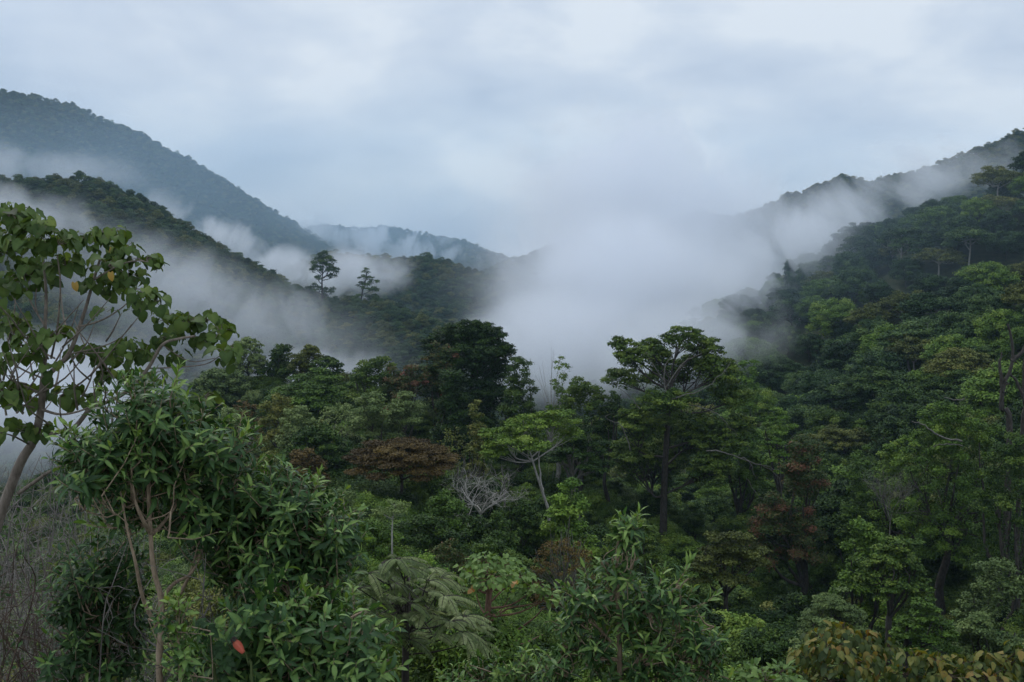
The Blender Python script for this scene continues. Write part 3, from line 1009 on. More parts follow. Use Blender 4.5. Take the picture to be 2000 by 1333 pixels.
def build_mid_trees():
    T = 'tree'
    # ---- the skyline of the wooded ridge, left to right
    tree('broadleaf_tree', T, 'pale misty rounded tree at the left end of the wooded ridge', 'dome', 482, 650, 78, 204, 'silver')
    tree('broadleaf_tree', T, 'light green misty tree below the pale rounded one at the left end of the ridge', 'dome', 430, 716, 120, 196, 'silver')
    tree('broadleaf_tree', T, 'grey green tree on the ridge just right of the pale rounded tree', 'irregular', 536, 668, 92, 202, 'dark')
    tree('broadleaf_tree', T, 'olive brown topped tree on the ridge beside the dip in the skyline', 'irregular', 594, 668, 84, 198, 'olive')
    tree('broadleaf_tree', T, 'small dark tree sloping down into the dip of the ridge skyline', 'dome', 636, 690, 70, 194, 'dark')
    tree('umbrella_tree', T, 'wide layered mid green tree in front of the dip in the ridge skyline', 'layered', 620, 712, 210, 172, 'mid')
    tree('broadleaf_tree', T, 'dark green tree between the wide layered tree and the red-leaved tree', 'dome', 735, 682, 130, 166, 'dark')
    tree('red_leaved_tree', T, 'tree with rusty red foliage left of the domed tree on the ridge', 'irregular', 792, 690, 100, 160, 'redmix', cluster_tint=lambda c: 0.5 + 0.17 * random.gauss(0, 1))
    tree('broadleaf_tree', T, 'tall brownish crown leaning against the left side of the domed tree', 'irregular', 858, 650, 110, 164, 'redmix', cluster_tint=lambda c: 0.42 + 0.12 * random.gauss(0, 1))
    lobed_tree('broadleaf_tree', T, 'big domed tree forming the highest crown on the left half of the wooded ridge', 172,
               [(905, 650, 48, 28, 0), (945, 660, 50, 32, 1), (865, 680, 48, 34, 2), (975, 690, 34, 28, 0), (925, 700, 60, 38, -3), (885, 730, 50, 40, -4), (960, 735, 44, 34, 1), (860, 770, 50, 40, -2), (915, 775, 60, 44, -3), (965, 785, 44, 40, 0), (920, 830, 56, 40, -1), (925, 665, 60, 30, 5), (940, 705, 50, 36, 6)],
               [(915, 860), (918, 790), (922, 730)], 'dark', 'dark', 0.36, n_per=34, cover=1.5)
    tree('broadleaf_tree', T, 'tall dark green tree standing in front of the domed tree', 'tall', 885, 716, 150, 150, 'dark')
    tree('laurel_tree', T, 'blue green bushy tree right of the domed tree on the ridge', 'tall', 1015, 688, 130, 158, 'dark', tint_sd=0.15)
    tree('broadleaf_tree', T, 'thin crowned tree with bare twigs sticking out of its top on the ridge', 'airy', 1078, 676, 84, 152, 'mid', 'pale', twigs=26)
    tree('broadleaf_tree', T, 'dark green tree in the low notch of the ridge left of the great spreading tree', 'dome', 1140, 716, 120, 148, 'dark')
    tree('broadleaf_tree', T, 'slim tree closing the gap under the left limb of the great spreading tree', 'irregular', 1196, 740, 90, 146, 'dark')
    sp = lobed_tree('spreading_tree', T, 'great spreading tree with pale limbs, tallest on the right of the wooded ridge', 136,
                    [(1330, 664, 44, 26, 0), (1372, 686, 42, 28, 2), (1270, 684, 40, 24, 1), (1238, 702, 38, 28, -1), (1215, 676, 24, 18, 0), (1402, 728, 44, 38, 0), (1345, 722, 50, 28, 5), (1300, 742, 46, 26, 5),
                     (1222, 742, 50, 24, 2), (1305, 790, 66, 30, -4), (1428, 775, 42, 32, 1), (1255, 830, 58, 44, -2), (1350, 845, 66, 44, 3), (1300, 890, 74, 36, 5), (1400, 860, 60, 44, 0), (1390, 920, 56, 40, -2), (1235, 900, 52, 44, 1), (1285, 704, 36, 22, 6), (1440, 840, 40, 36, 2)],
                    [(1296, 1005), (1298, 930), (1302, 860), (1306, 800), (1312, 750)], 'dark', 'dark', 0.36, n_per=30, flat=0.5, cover=1.5, r0=0.55, limb_r=0.16)
    Ys = 136
    for dY, r, ln in ((-4, 0.10, [(1300, 770), (1296, 735), (1305, 705), (1325, 680)]), (-4, 0.09, [(1300, 760), (1322, 722), (1350, 700), (1372, 690)]),
                      (-5, 0.09, [(1310, 780), (1370, 762), (1410, 730), (1432, 700)]), (-4, 0.08, [(1298, 745), (1280, 720), (1262, 690)]), (-5, 0.08, [(1345, 790), (1385, 800), (1412, 820), (1440, 850)]),
                      (-9, 0.10, [(1380, 880), (1415, 884), (1440, 893), (1462, 900), (1472, 925)]), (-9, 0.08, [(1440, 893), (1486, 908), (1520, 935), (1532, 995)]), (-9, 0.06, [(1458, 935), (1478, 965), (1500, 985)]),
                      (-9, 0.05, [(1486, 908), (1520, 918), (1556, 926)]), (-7, 0.07, [(1250, 800), (1225, 770), (1200, 748)]), (-7, 0.08, [(1232, 880), (1215, 835), (1180, 815)])):
        db = MB()
        P = curve_pts([at(a, c, Ys + dY) - np.array(sp.location) for a, c in ln], 4)
        P = P + rng.normal(size=P.shape) * 0.07
        tube(db, P, np.linspace(r, r * 0.3, len(P)), 5)
        for _ in range(4):
            k = random.randrange(2, len(P))
            q = P[k] + unit(random_dir()) * np.array([1.2, 0.6, 1.2])
            tube(db, [P[k], (P[k] + q) / 2 + rng.normal(size=3) * 0.1, q], [r * 0.35, r * 0.25, r * 0.1], 3)
        db.build('bare_branch', BARK['grey'], sp, True)
    tree('broadleaf_tree', T, 'tree behind the trunk of the great spreading tree', 'dome', 1270, 800, 140, 150, 'dark')
    tree('umbrella_tree', T, 'light green umbrella tree right of the great spreading tree', 'umbrella', 1522, 776, 90, 150, 'bright')
    tree('broadleaf_tree', T, 'mid green crown sloping down to the right from the great spreading tree', 'irregular', 1450, 790, 110, 140, 'mid')
    tree('broadleaf_tree', T, 'bright green tree at the misty foot of the right hillside', 'tall', 1462, 690, 100, 215, 'bright')
    # ---- below the skyline
    tree('feathery_tree', T, 'pale green feathery tree in the middle of the slope below the red-leaved tree', 'irregular', 765, 746, 176, 126, 'silver', n_cl=70, flat=0.5, tint_sd=0.16)
    tree('broadleaf_tree', T, 'yellowish brown narrow tree right of the pale feathery tree', 'tall', 930, 768, 80, 124, 'olive')
    tree('round_tree', T, 'very dark tightly rounded tree on the left slope', 'densedome', 622, 818, 146, 112, 'dark', spray=0.3)
    tree('shrub', 'shrub', 'brown olive bush at the foot of the very dark rounded tree', 'bush', 596, 868, 96, 103, 'brown', tint_sd=0.14)
    tree('umbrella_tree', T, 'flat topped tree with copper brown foliage in the middle of the slope', 'layered', 782, 852, 226, 98, 'brown', 'dark', n_cl=70, flat=0.25, spray=0.2, crown_h=2.7, inner=0.3)
    tree('shrub', 'shrub', 'dry tan bush behind the copper brown flat topped tree', 'twiggy', 885, 815, 80, 118, 'olive', 'grey')
    bare_tree('bare_tree', T, 'pale leafless tree with a tangle of branches beside the copper brown tree', 938, 862, 90, 150, 'pale', 7, 4, 0.055, 0.75, 0.12, 3, 1.0, 3.2, 0.2)
    bare_tree('bare_tree', T, 'thin leafless grey tree between the copper brown tree and the forked umbrella tree', 985, 880, 100, 70, 'grey', 3, 3, 0.06, 0.6, 0.25, 3, 0.6)
    # forked umbrella tree with two pale stems
    lobed_tree('umbrella_tree', T, 'umbrella tree with two forked pale stems left of the great spreading tree', 102,
               [(985, 855, 52, 24, 1), (1035, 830, 56, 26, 0), (1085, 822, 44, 24, 1), (1030, 870, 60, 16, -3), (960, 885, 34, 18, 0), (1105, 850, 34, 20, 2)],
               [(1072, 1012), (1062, 970), (1046, 920), (1036, 885)], 'mid', 'pale', 0.26, n_per=24, flat=0.36, cover=1.35, r0=0.18, limb_r=0.08,
               extra=[(-0.5, 0.14, [(1066, 985), (1058, 945), (1054, 900), (1056, 860)]), (-1, 0.06, [(1040, 900), (1010, 880), (975, 868)]), (-1, 0.06, [(1038, 893), (1070, 866), (1095, 846)])])
    tree('laurel_tree', T, 'mid green leafy tree right of the two forked pale stems', 'irregular', 1130, 912, 170, 88, 'bright', n_cl=60, tint_sd=0.16, spray=0.28)
    tree('broadleaf_tree', T, 'low dark tree left of the two forked pale stems', 'dome', 1010, 960, 120, 90, 'dark')
    tree('broadleaf_tree', T, 'tree with a dark split trunk behind the forked umbrella tree', 'umbrella', 1130, 800, 130, 128, 'dark', 'grey')
    tree('shrub', 'shrub', 'round twiggy bush with dull brown leaves below the forked stems', 'twiggy', 1102, 1028, 150, 62, 'brown', 'grey', n_cl=120, spray=0.12, cover=0.4, twigs=60, cluster_tint=lambda c: 0.3 + 0.08 * random.gauss(0, 1))
    tree('broadleaf_tree', T, 'dark tree below the trunk of the great spreading tree', 'dome', 1240, 985, 130, 84, 'dark')
    tree('umbrella_tree', T, 'olive flat crowned bush right of the great trunk', 'umbrella', 1425, 1020, 160, 84, 'olive', spray=0.22)
    tree('red_leaved_tree', T, 'tree with a rust red top on the right below the hillside', 'irregular', 1545, 820, 190, 122, 'redmix', n_cl=70,
         cluster_tint=lambda c: (0.70 if random.random() < 0.34 else 0.36) + 0.08 * random.gauss(0, 1))
    tree('broadleaf_tree', T, 'green tree right of the rust red top', 'tall', 1680, 850, 120, 128, 'mid')
    tree('broadleaf_tree', T, 'bright green bushy tree under the dead snags at the right edge', 'dome', 1870, 738, 230, 112, 'mid', n_cl=110, tint_sd=0.18)
    bt = LAST[0]
    for r, ln in ((0.11, [(1780, 822), (1805, 832), (1835, 852), (1880, 862)]), (0.07, [(1822, 872), (1848, 868), (1880, 872)]), (0.08, [(1845, 776), (1868, 782), (1885, 778)])):
        P = curve_pts([at(a, c, 103) - np.array(bt.location) for a, c in ln], 4)
        mb = MB()
        tube(mb, P + rng.normal(size=P.shape) * 0.05, np.linspace(r * 0.5, r, len(P)), 5)
        mb.build('bare_branch', BARK['grey'], bt, True)
    tree('broadleaf_tree', T, 'dark green tree at the right edge below the dead snags', 'dome', 1990, 800, 170, 96, 'dark')
    tree('broadleaf_tree', T, 'tall green tree left of the bright green bushy tree', 'dome', 1765, 812, 130, 122, 'mid')
    bare_tree('bare_tree', T, 'thicket-like leafless grey tree below the right hillside', 1745, 875, 104, 150, 'grey', 7, 3, 0.03, 0.5, 0.35, 4, 0.5)
    # dead snags
    Y = 104
    for label, lines, r in (('tall dead snag with a forked top at the right edge', [[(1972, 850), (1956, 800), (1960, 755), (1978, 700), (1970, 632)], [(1978, 705), (2000, 680), (2020, 640)], [(1958, 760), (1952, 715), (1957, 690)]], 0.36),
                            ('leaning dead snag beside the tall forked one at the right edge', [[(1998, 850), (2002, 790), (1985, 745), (1970, 730)], [(2001, 770), (1998, 700)]], 0.30)):
        b = at(lines[0][0][0], lines[0][0][1], Y)
        z0 = H(b[0], b[1])
        org = np.array([b[0], b[1], z0])
        e = empty('dead_tree', org)
        tag(e, label, T)
        for i, ln in enumerate(lines):
            P = np.array([at(a, c, Y) - org for a, c in ln])
            if i == 0:
                P = np.vstack([[0, 0, -1.0], P])
            P = curve_pts(P, 4)
            P = P + rng.normal(size=P.shape) * 0.05
            mb = MB()
            rr = r if i == 0 else r * 0.6
            tube(mb, P, np.linspace(rr, rr * 0.3, len(P)), 7)
            if i == 0:
                for _ in range(5):
                    j = random.randrange(len(P) // 2, len(P) - 1)
                    q = P[j] + unit(random_dir()) * 0.9
                    tube(mb, [P[j], (P[j] + q) / 2 + rng.normal(size=3) * 0.1, q], [rr * 0.3, rr * 0.2, rr * 0.06], 4)
            mb.build('trunk' if i == 0 else 'branch', BARK['dark'], e, True)
    tree('silver_tree', T, 'pale silvery green tree with billowing crown at the right edge', 'irregular', 1945, 1068, 190, 64, 'silver', n_cl=70, flat=0.55, spray=0.2, tint_sd=0.12)
    tree('broadleaf_tree', T, 'mid green layered tree left of the silvery billowing tree', 'layered', 1815, 1135, 130, 62, 'mid', spray=0.2)
    tree('umbrella_tree', T, 'finely leaved blue green tree above the rusty-leaved shrub', 'umbrella', 1630, 1140, 150, 66, 'silver', spray=0.16, n_cl=60)
    tree('umbrella_tree', T, 'pale arching crown just behind the top of the rusty-leaved shrub', 'umbrella', 1620, 1204, 150, 50, 'silver', spray=0.15)
    tree('broadleaf_tree', T, 'dark tree with tiered foliage in the ravine above the silvery tree', 'layered', 1750, 1035, 150, 78, 'dark', spray=0.26)
    tree('broadleaf_tree', T, 'large mid green tree in the middle of the ravine', 'irregular', 1700, 990, 170, 88, 'mid', spray=0.3)
    # ---- left slope shrubs and small trees
    SH = 'shrub'
    tree('shrub', SH, 'grey leafless-looking bush above the very dark rounded tree', 'twiggy', 660, 778, 92, 128, 'silver', 'grey', cover=0.4)
    tree('shrub', SH, 'pale green bush left of the grey leafless-looking bush', 'bush', 580, 782, 84, 132, 'silver')
    tree('shrub', SH, 'olive brown bush below the wide layered tree', 'bush', 545, 756, 90, 146, 'olive')
    tree('shrub', SH, 'dull brown twiggy bush at the upper left of the open slope', 'twiggy', 478, 762, 80, 150, 'brown', 'grey', cover=0.5)
    tree('shrub', SH, 'tall sparse olive bush left of the very dark rounded tree', 'bush', 515, 860, 86, 84, 'olive', spray=0.2, cover=1.0)
    tree('shrub', SH, 'pale grey green bush behind the left laurel shrub', 'bush', 440, 770, 90, 120, 'silver')
    tree('shrub', SH, 'small yellowish bush on top of the very dark rounded tree', 'bush', 632, 806, 40, 122, 'olive')
    tree('shrub', SH, 'light green bush right of the left laurel shrub tip', 'bush', 660, 940, 110, 68, 'silver', spray=0.17)
    tree('shrub', SH, 'soft green bush in front of the copper brown tree', 'bush', 870, 950, 110, 82, 'mid', spray=0.22)
    tree('shrub', SH, 'yellow green bush with a red tuft below the pale-stemmed young tree', 'bush', 870, 1040, 90, 50, 'redmix', spray=0.13, cluster_tint=lambda c: 0.95 if (c[0] < -0.3 and random.random() < 0.25) else 0.5)
    tree('shrub', SH, 'leafy green bush below the copper brown tree', 'bush', 720, 1010, 130, 60, 'mid', spray=0.15)
    tree('shrub', SH, 'light green bush left of the pale-stemmed young tree', 'bush', 820, 1075, 150, 44, 'bright', spray=0.12)
    tree('shrub', SH, 'dark bush under the round twiggy brown bush', 'bush', 960, 1040, 110, 58, 'dark', spray=0.15)
    # slim young tree with a thin pale stem
    Y = 46
    lobed_tree('young_tree', T, 'slim young tree with a thin pale stem and a flat airy crown', Y,
               [(748, 998, 22, 8, 0), (785, 990, 24, 8, 0.3), (768, 984, 18, 6, 0), (770, 1002, 26, 8, -0.3)],
               [(766, 1075), (766, 1030), (768, 1000)], 'silver', 'pale', 0.13, n_per=40, flat=0.5, cover=0.9, r0=0.05, limb_r=0.025)
    # the two lone trees standing above the misty left ridge
    lobed_tree('lone_tree', T, 'tall lone tree with a clear trunk standing above the misty left ridge', 716,
               [(631, 503, 15, 13, 0), (636, 512, 16, 11, 1), (641, 527, 18, 12, 0), (620, 527, 13, 10, 1), (650, 532, 13, 11, -1), (626, 515, 15, 12, 0), (621, 545, 8, 7, 0), (648, 541, 9, 6, 0), (615, 566, 14, 10, 2), (640, 572, 16, 9, 2)],
               [(629, 566), (629, 548), (630, 535)], 'dark', 'dark', 1.0, n_per=90, flat=0.7, cover=1.3, r0=0.75, limb_r=0.4)
    lobed_tree('lone_tree', T, 'ragged lone tree with tiered branches right of the tall clear-trunked one', 704,
               [(716, 531, 9, 7, 0), (711, 544, 11, 6, 0), (722, 544, 11, 5, 1), (729, 553, 13, 6, 0), (707, 560, 15, 9, 0), (724, 567, 17, 8, -1), (700, 585, 16, 12, 1), (730, 584, 16, 12, 1)],
               [(705, 590), (708, 570), (714, 548), (717, 532)], 'dark', 'dark', 0.9, n_per=70, flat=0.5, cover=1.0, r0=0.6, limb_r=0.3)


# ------------------------------------------------------------------ the crowded slopes: kinds of trees copied one by one
KINDS = {}


def build_kinds():
    def K(key, name, shape, h, R, leaf, bark, spray, **kw):
        a = dict(SHAPES[shape])
        a.update(kw)
        kind = a.pop('kind')
        n_cl, cover = a.pop('n_cl'), a.pop('cover')
        if kind != 'tall':
            want = {'dome': 1.9, 'umbrella': 0.75, 'irregular': 1.9}[kind] * R
            ch = min(h * (1 - a['base']), want)
            a['base'] = 1 - ch / h
            a['crown_h'] = ch
        tr, cr = tree_mesh(kind, h, R, n_cl, cover, spray, **a)
        KINDS.setdefault(key, []).append((name, h, R, tr.mesh('trunk', BARK[bark], True), cr.mesh('crown', LEAF[leaf])))
    for _ in range(3):
        K('round', 'broadleaf_tree', 'dome', 12, 6.6, 'cool', 'dark', 0.42, n_cl=46, cover=1.6, tint_sd=0.16, flat=0.8, up=0.38)
        K('umbrella', 'umbrella_tree', 'umbrella', 13, 7.4, 'cool', 'pale', 0.46, n_cl=40, cover=1.35, flat=0.5, tint_sd=0.15)
        K('irregular', 'laurel_tree', 'irregular', 13, 6.6, 'cool', 'dark', 0.42, n_cl=46, cover=1.6, tint_sd=0.16, flat=0.8, up=0.38)
        K('ravineround', 'broadleaf_tree', 'dome', 12, 6.0, 'dark', 'dark', 0.40, n_cl=46, cover=1.5, tint_sd=0.16, base=0.1)
        K('ravineirregular', 'laurel_tree', 'irregular', 13, 6.0, 'dark', 'dark', 0.40, n_cl=46, cover=1.5, tint_sd=0.16, base=0.1)
    for _ in range(2):
        K('olive', 'olive_tree', 'umbrella', 12, 6.8, 'olive', 'pale', 0.46, n_cl=40, cover=1.2, flat=0.5)
        K('mid', 'feathery_tree', 'dome', 12, 6.4, 'mid', 'dark', 0.42, n_cl=46, cover=1.5, flat=0.8, up=0.38)
        K('ravinemid', 'feathery_tree', 'dome', 12, 6.0, 'mid', 'dark', 0.40, n_cl=46, cover=1.4, base=0.1)
        K('ravineumbrella', 'umbrella_tree', 'umbrella', 12, 7.0, 'dark', 'dark', 0.40, n_cl=50, cover=1.3, flat=0.42)
        K('ravineolive', 'olive_tree', 'umbrella', 12, 6.5, 'olive', 'dark', 0.40, n_cl=50, cover=1.2, flat=0.42)
        K('bush', 'shrub', 'bush', 3.4, 2.4, 'silver', 'grey', 0.17, n_cl=26, cover=1.1)
        K('darkbush', 'shrub', 'bush', 3.6, 2.6, 'dark', 'grey', 0.18, n_cl=26, cover=1.1)
        K('olivebush', 'shrub', 'bush', 3.0, 2.3, 'olive', 'grey', 0.16, n_cl=26, cover=0.9)


def copy_kind(key, loc, size, label, group, cat='tree'):
    name, h, R, tm, cm = random.choice(KINDS[key])
    e = empty(name, loc, random.random() * 2 * PI)
    e.scale = (size * (0.85 + 0.3 * random.random()), size * (0.85 + 0.3 * random.random()), size * (0.85 + 0.35 * random.random()))
    tag(e, label, cat, group)
    for part, me in (('trunk', tm), ('crown', cm)):
        o = bpy.data.objects.new(part, me)
        COL.objects.link(o)
        o.parent = e
    return e


def build_hillside():
    step = 10.8
    gx, gy = np.meshgrid(np.arange(-40, 330, step), np.arange(120, 620, step))
    gx = (gx + (rng.random(gx.shape) - 0.5) * step * 0.9).ravel()
    gy = (gy + (rng.random(gy.shape) - 0.5) * step * 0.9).ravel()
    z, ids = terrain(gx, gy, True)
    fy = gy * CP - z * SP
    px = 1000 + F_PX * gx / fy
    k = np.isin(ids, [3, 4, 0]) & (px > 980) & (gx > -30) & ((ids != 0) | (gy > 240) | (gx > 45)) & ((gy > 165) | (px > 1560))
    pts = np.column_stack([gx[k], gy[k], z[k] - 0.8])
    vis = in_view(pts, 12.0, 90, clear=7.0)
    pts = pts[vis]
    keep = [i for i, p in enumerate(pts) if all((p[0] - a) ** 2 + (p[1] - b) ** 2 > (0.75 * (r + 4)) ** 2 for a, b, r in PLACED)]
    pts = pts[keep]
    order = np.argsort(pts[:, 1])
    pts = pts[order]
    lab = {
        'round': 'dark green rounded tree in the forest on the right hillside',
        'umbrella': 'dark flat topped tree with pale limbs in the forest on the right hillside',
        'irregular': 'dark green lumpy crowned tree in the forest on the right hillside',
        'olive': 'olive green flat topped tree in the forest on the right hillside',
        'mid': 'mid green rounded tree in the forest on the right hillside',
    }
    far = []
    n = 0
    for i, p in enumerate(pts):
        if n < 600:
            key = random.choices(list(lab), [0.30, 0.14, 0.27, 0.12, 0.17])[0]
            copy_kind('ravine' + key if p[1] < 230 else key, tuple(p), 0.78 + 0.5 * random.random() ** 1.5, lab[key], key + ' trees on the right hillside')
            n += 1
        else:
            far.append(p)
    print('hillside', n, len(far))
    if far:
        scatter('forest', far, 1.0 + 0.4 * rng.random(len(far)), len(FAR), FAR_NG, 'farthest part of the forest on the right hillside fading into the fog')


def build_fill():
    """trees and bushes filling the ravine and slopes between the trees placed one by one"""
    step = 5.0
    gx, gy = np.meshgrid(np.arange(-120, 90, step), np.arange(44, 215, step))
    gx = (gx + (rng.random(gx.shape) - 0.5) * step * 0.9).ravel()
    gy = (gy + (rng.random(gy.shape) - 0.5) * step * 0.9).ravel()
    z, ids = terrain(gx, gy, True)
    pts = np.column_stack([gx, gy, z])
    vis = in_view(pts, 7.0, 90, clear=3.0)
    nt = nb = 0
    labT = {
        'ravineround': 'dark green rounded tree crowding the shaded ravine below the wooded ridge',
        'ravineirregular': 'dark lumpy crowned tree crowding the shaded ravine below the wooded ridge',
        'ravinemid': 'mid green rounded tree crowding the shaded ravine below the wooded ridge',
        'ravineumbrella': 'dark flat topped tree crowding the shaded ravine below the wooded ridge',
        'ravineolive': 'olive flat topped tree crowding the shaded ravine below the wooded ridge',
    }
    labB = {
        'bush': 'pale green rounded bush on the open slope below the wooded ridge',
        'darkbush': 'dark green rounded bush on the open slope below the wooded ridge',
        'olivebush': 'dull olive bush on the open slope below the wooded ridge',
    }
    clear = [(862, 1015, 880, 1005, 91), (655, 900, 850, 985, 97), (920, 1125, 795, 1012, 101), (1025, 1180, 1025, 1120, 61), (735, 805, 980, 1075, 45), (1455, 1645, 815, 960, 121), (1260, 1340, 850, 1005, 134),
             (545, 695, 815, 930, 111), (1695, 1790, 870, 965, 103), (1350, 1510, 1015, 1090, 83), (1855, 2000, 1065, 1190, 63), (685, 870, 745, 850, 125), (1780, 2000, 735, 900, 95), (1050, 1230, 910, 1000, 87)]
    for p in pts[vis]:
        q = pix(p)
        t_ = pix(p + np.array([0, 0, 5.5]))
        if any(a - 25 < q[0] < b + 25 and t_[1] < d and q[1] > c and p[1] < Y for a, b, c, d, Y in clear):
            if random.random() < 0.35:
                copy_kind('darkbush' if random.random() < 0.75 else 'bush', tuple(p - np.array([0, 0, 0.4])), 0.5 + 0.3 * random.random(), 'low bush on the ground beneath the trees of the central slope', 'bushes beneath the trees', 'shrub')
            continue
        near = min(math.hypot(p[0] - a, p[1] - b) / (r + 1.5) for a, b, r in PLACED)
        openslope = (q[0] < 720 and p[1] < 200) or p[1] < 60
        if openslope:
            if near < 0.6:
                continue
            if random.random() < (0.5 if q[0] > 720 else 0.22):
                continue
            key = random.choices(list(labB), [0.5, 0.06, 0.44] if q[0] < 720 else [0.12, 0.7, 0.18])[0]
            s = (0.75 + 0.6 * random.random()) if q[0] < 720 and p[1] > 60 else (0.55 + 0.5 * random.random())
            if pix(p + np.array([0, 0, 3.4 * s]))[1] < 700:
                continue
            copy_kind(key, tuple(p - np.array([0, 0, 0.4])), s, labB[key], key + ' shrubs on the open slope', 'shrub')
            nb += 1
        else:
            if near < 0.85:
                continue
            key = random.choices(list(labT), [0.36, 0.28, 0.22, 0.11, 0.03 if p[1] > 95 else 0.0])[0]
            s = 0.36 + 0.32 * random.random() ** 1.3
            lim = 760 if q[0] < 1450 else 700
            if pix(p + np.array([0, 0, 13 * s]))[1] < lim:
                continue
            copy_kind(key, tuple(p - np.array([0, 0, 0.8])), s, labT[key], key[6:] + ' trees filling the ravine')
            PLACED.append((p[0], p[1], 4.5 * s))
            nt += 1
    print('fill trees', nt, 'bushes', nb)


def build_undergrowth():
    protos = []
    for leaf in ('dark', 'dark', 'mid'):
        tr, cr = tree_mesh('dome', 1.6, 1.3, 14, 0.9, 0.11, 0.8, base=0.0, shell=0.4, up=0.45)
        protos.append(bpy.data.objects.new('undergrowth_bush', cr.mesh('undergrowth_bush', LEAF[leaf])))
    ng = scatter_group(protos)
    out = []
    for y0, y1, step in ((14, 60, 1.3), (60, 130, 2.0), (130, 230, 3.0)):
        gx, gy = np.meshgrid(np.arange(-130, 130, step), np.arange(y0, y1, step))
        gx = (gx + (rng.random(gx.shape) - 0.5) * step).ravel()
        gy = (gy + (rng.random(gy.shape) - 0.5) * step).ravel()
        k = np.abs(gx / gy) < 0.57
        gx, gy = gx[k], gy[k]
        z, ids = terrain(gx, gy, True)
        P = np.column_stack([gx, gy, z])
        k = np.isin(ids, [0, 1, 2, 4, 5])
        P = P[k]
        P = P[in_view(P, 1.0, 80, clear=0.3)]
        out.append(P)
    P = np.concatenate(out)
    sz = np.clip(P[:, 1] / 75, 0.5, 1.6) * (0.6 + 0.8 * rng.random(len(P)))
    scatter('undergrowth', P, sz, len(protos), ng, 'low tangled undergrowth covering the forest floor between the trees', 'undergrowth')
    print('undergrowth', len(P))
# ------------------------------------------------------------------ the plants close to the camera
LANCE = dict(u=[0.0, 0.10, 0.30, 0.55, 0.80, 1.0], w=[0.03, 0.42, 0.92, 1.0, 0.58, 0.02], m=[0, 0.10, 0.30, 0.55, 0.80, 1.0])
OVATE = dict(u=[0.0, 0.10, 0.30, 0.55, 0.80, 1.0], w=[0.05, 0.70, 1.0, 0.90, 0.50, 0.02], m=[0, 0.10, 0.30, 0.55, 0.80, 1.0])
HEART = dict(u=[-0.10, 0.02, 0.20, 0.42, 0.65, 0.85, 1.0], w=[0.55, 0.88, 1.0, 0.97, 0.74, 0.38, 0.02], m=[0.04, 0.08, 0.20, 0.42, 0.65, 0.85, 1.0])


def leaves(mb, o, d, up, L, W, tint, shape=LANCE, curv=0.25, fold=0.25, wave=0.0):
    """curved, folded leaf blades; o origins, d directions, up upper-side normals, L lengths, W widths (all per leaf)"""
    o, d = np.asarray(o, float), unit(d)
    n = len(o)
    side = unit(np.cross(d, up))
    nrm = np.cross(side, d)
    L = np.broadcast_to(L, (n,))[:, None, None]
    W = np.broadcast_to(W, (n,))[:, None, None]
    curv = np.broadcast_to(curv, (n,))[:, None, None]
    u, w, m = (np.array(shape[k])[None, :, None] for k in 'uwm')
    k = u.shape[1]
    D, Sd, Nn = d[:, None, :], side[:, None, :], nrm[:, None, :]

    def along(t):
        # bending blade: heads off along d, droops away from the upper side
        return D * (t - 0.35 * curv * t ** 3) * L - Nn * (curv * t * t) * L
    mid = o[:, None, :] + along(m)
    half = w * W * 0.5
    wv = wave * np.sin(u * 14 + rng.random((n, 1, 1)) * 6) * W
    lf = o[:, None, :] + along(u) + Sd * half + Nn * (half * fold + wv)
    rt = o[:, None, :] + along(u) - Sd * half + Nn * (half * fold - wv)
    v = np.stack([lf, mid, rt], 2)          # n, k, 3, 3
    base = np.arange(n)[:, None, None] * (k * 3)
    i = np.arange(k - 1)[None, :, None] * 3
    q1 = np.concatenate([base + i, base + i + 1, base + i + 4, base + i + 3], -1)
    q2 = np.concatenate([base + i + 1, base + i + 2, base + i + 5, base + i + 4], -1)
    q = np.concatenate([q1.reshape(-1, 4), q2.reshape(-1, 4)])
    # the midrib is paler than the blade, the rim a little darker
    tv = np.broadcast_to(tint, (n,))[:, None, None] + np.array([-0.03, 0.09, -0.03])[None, None, :] * np.ones((1, k, 1))
    mb.add(v.reshape(-1, 3), q, tint=tv.ravel())


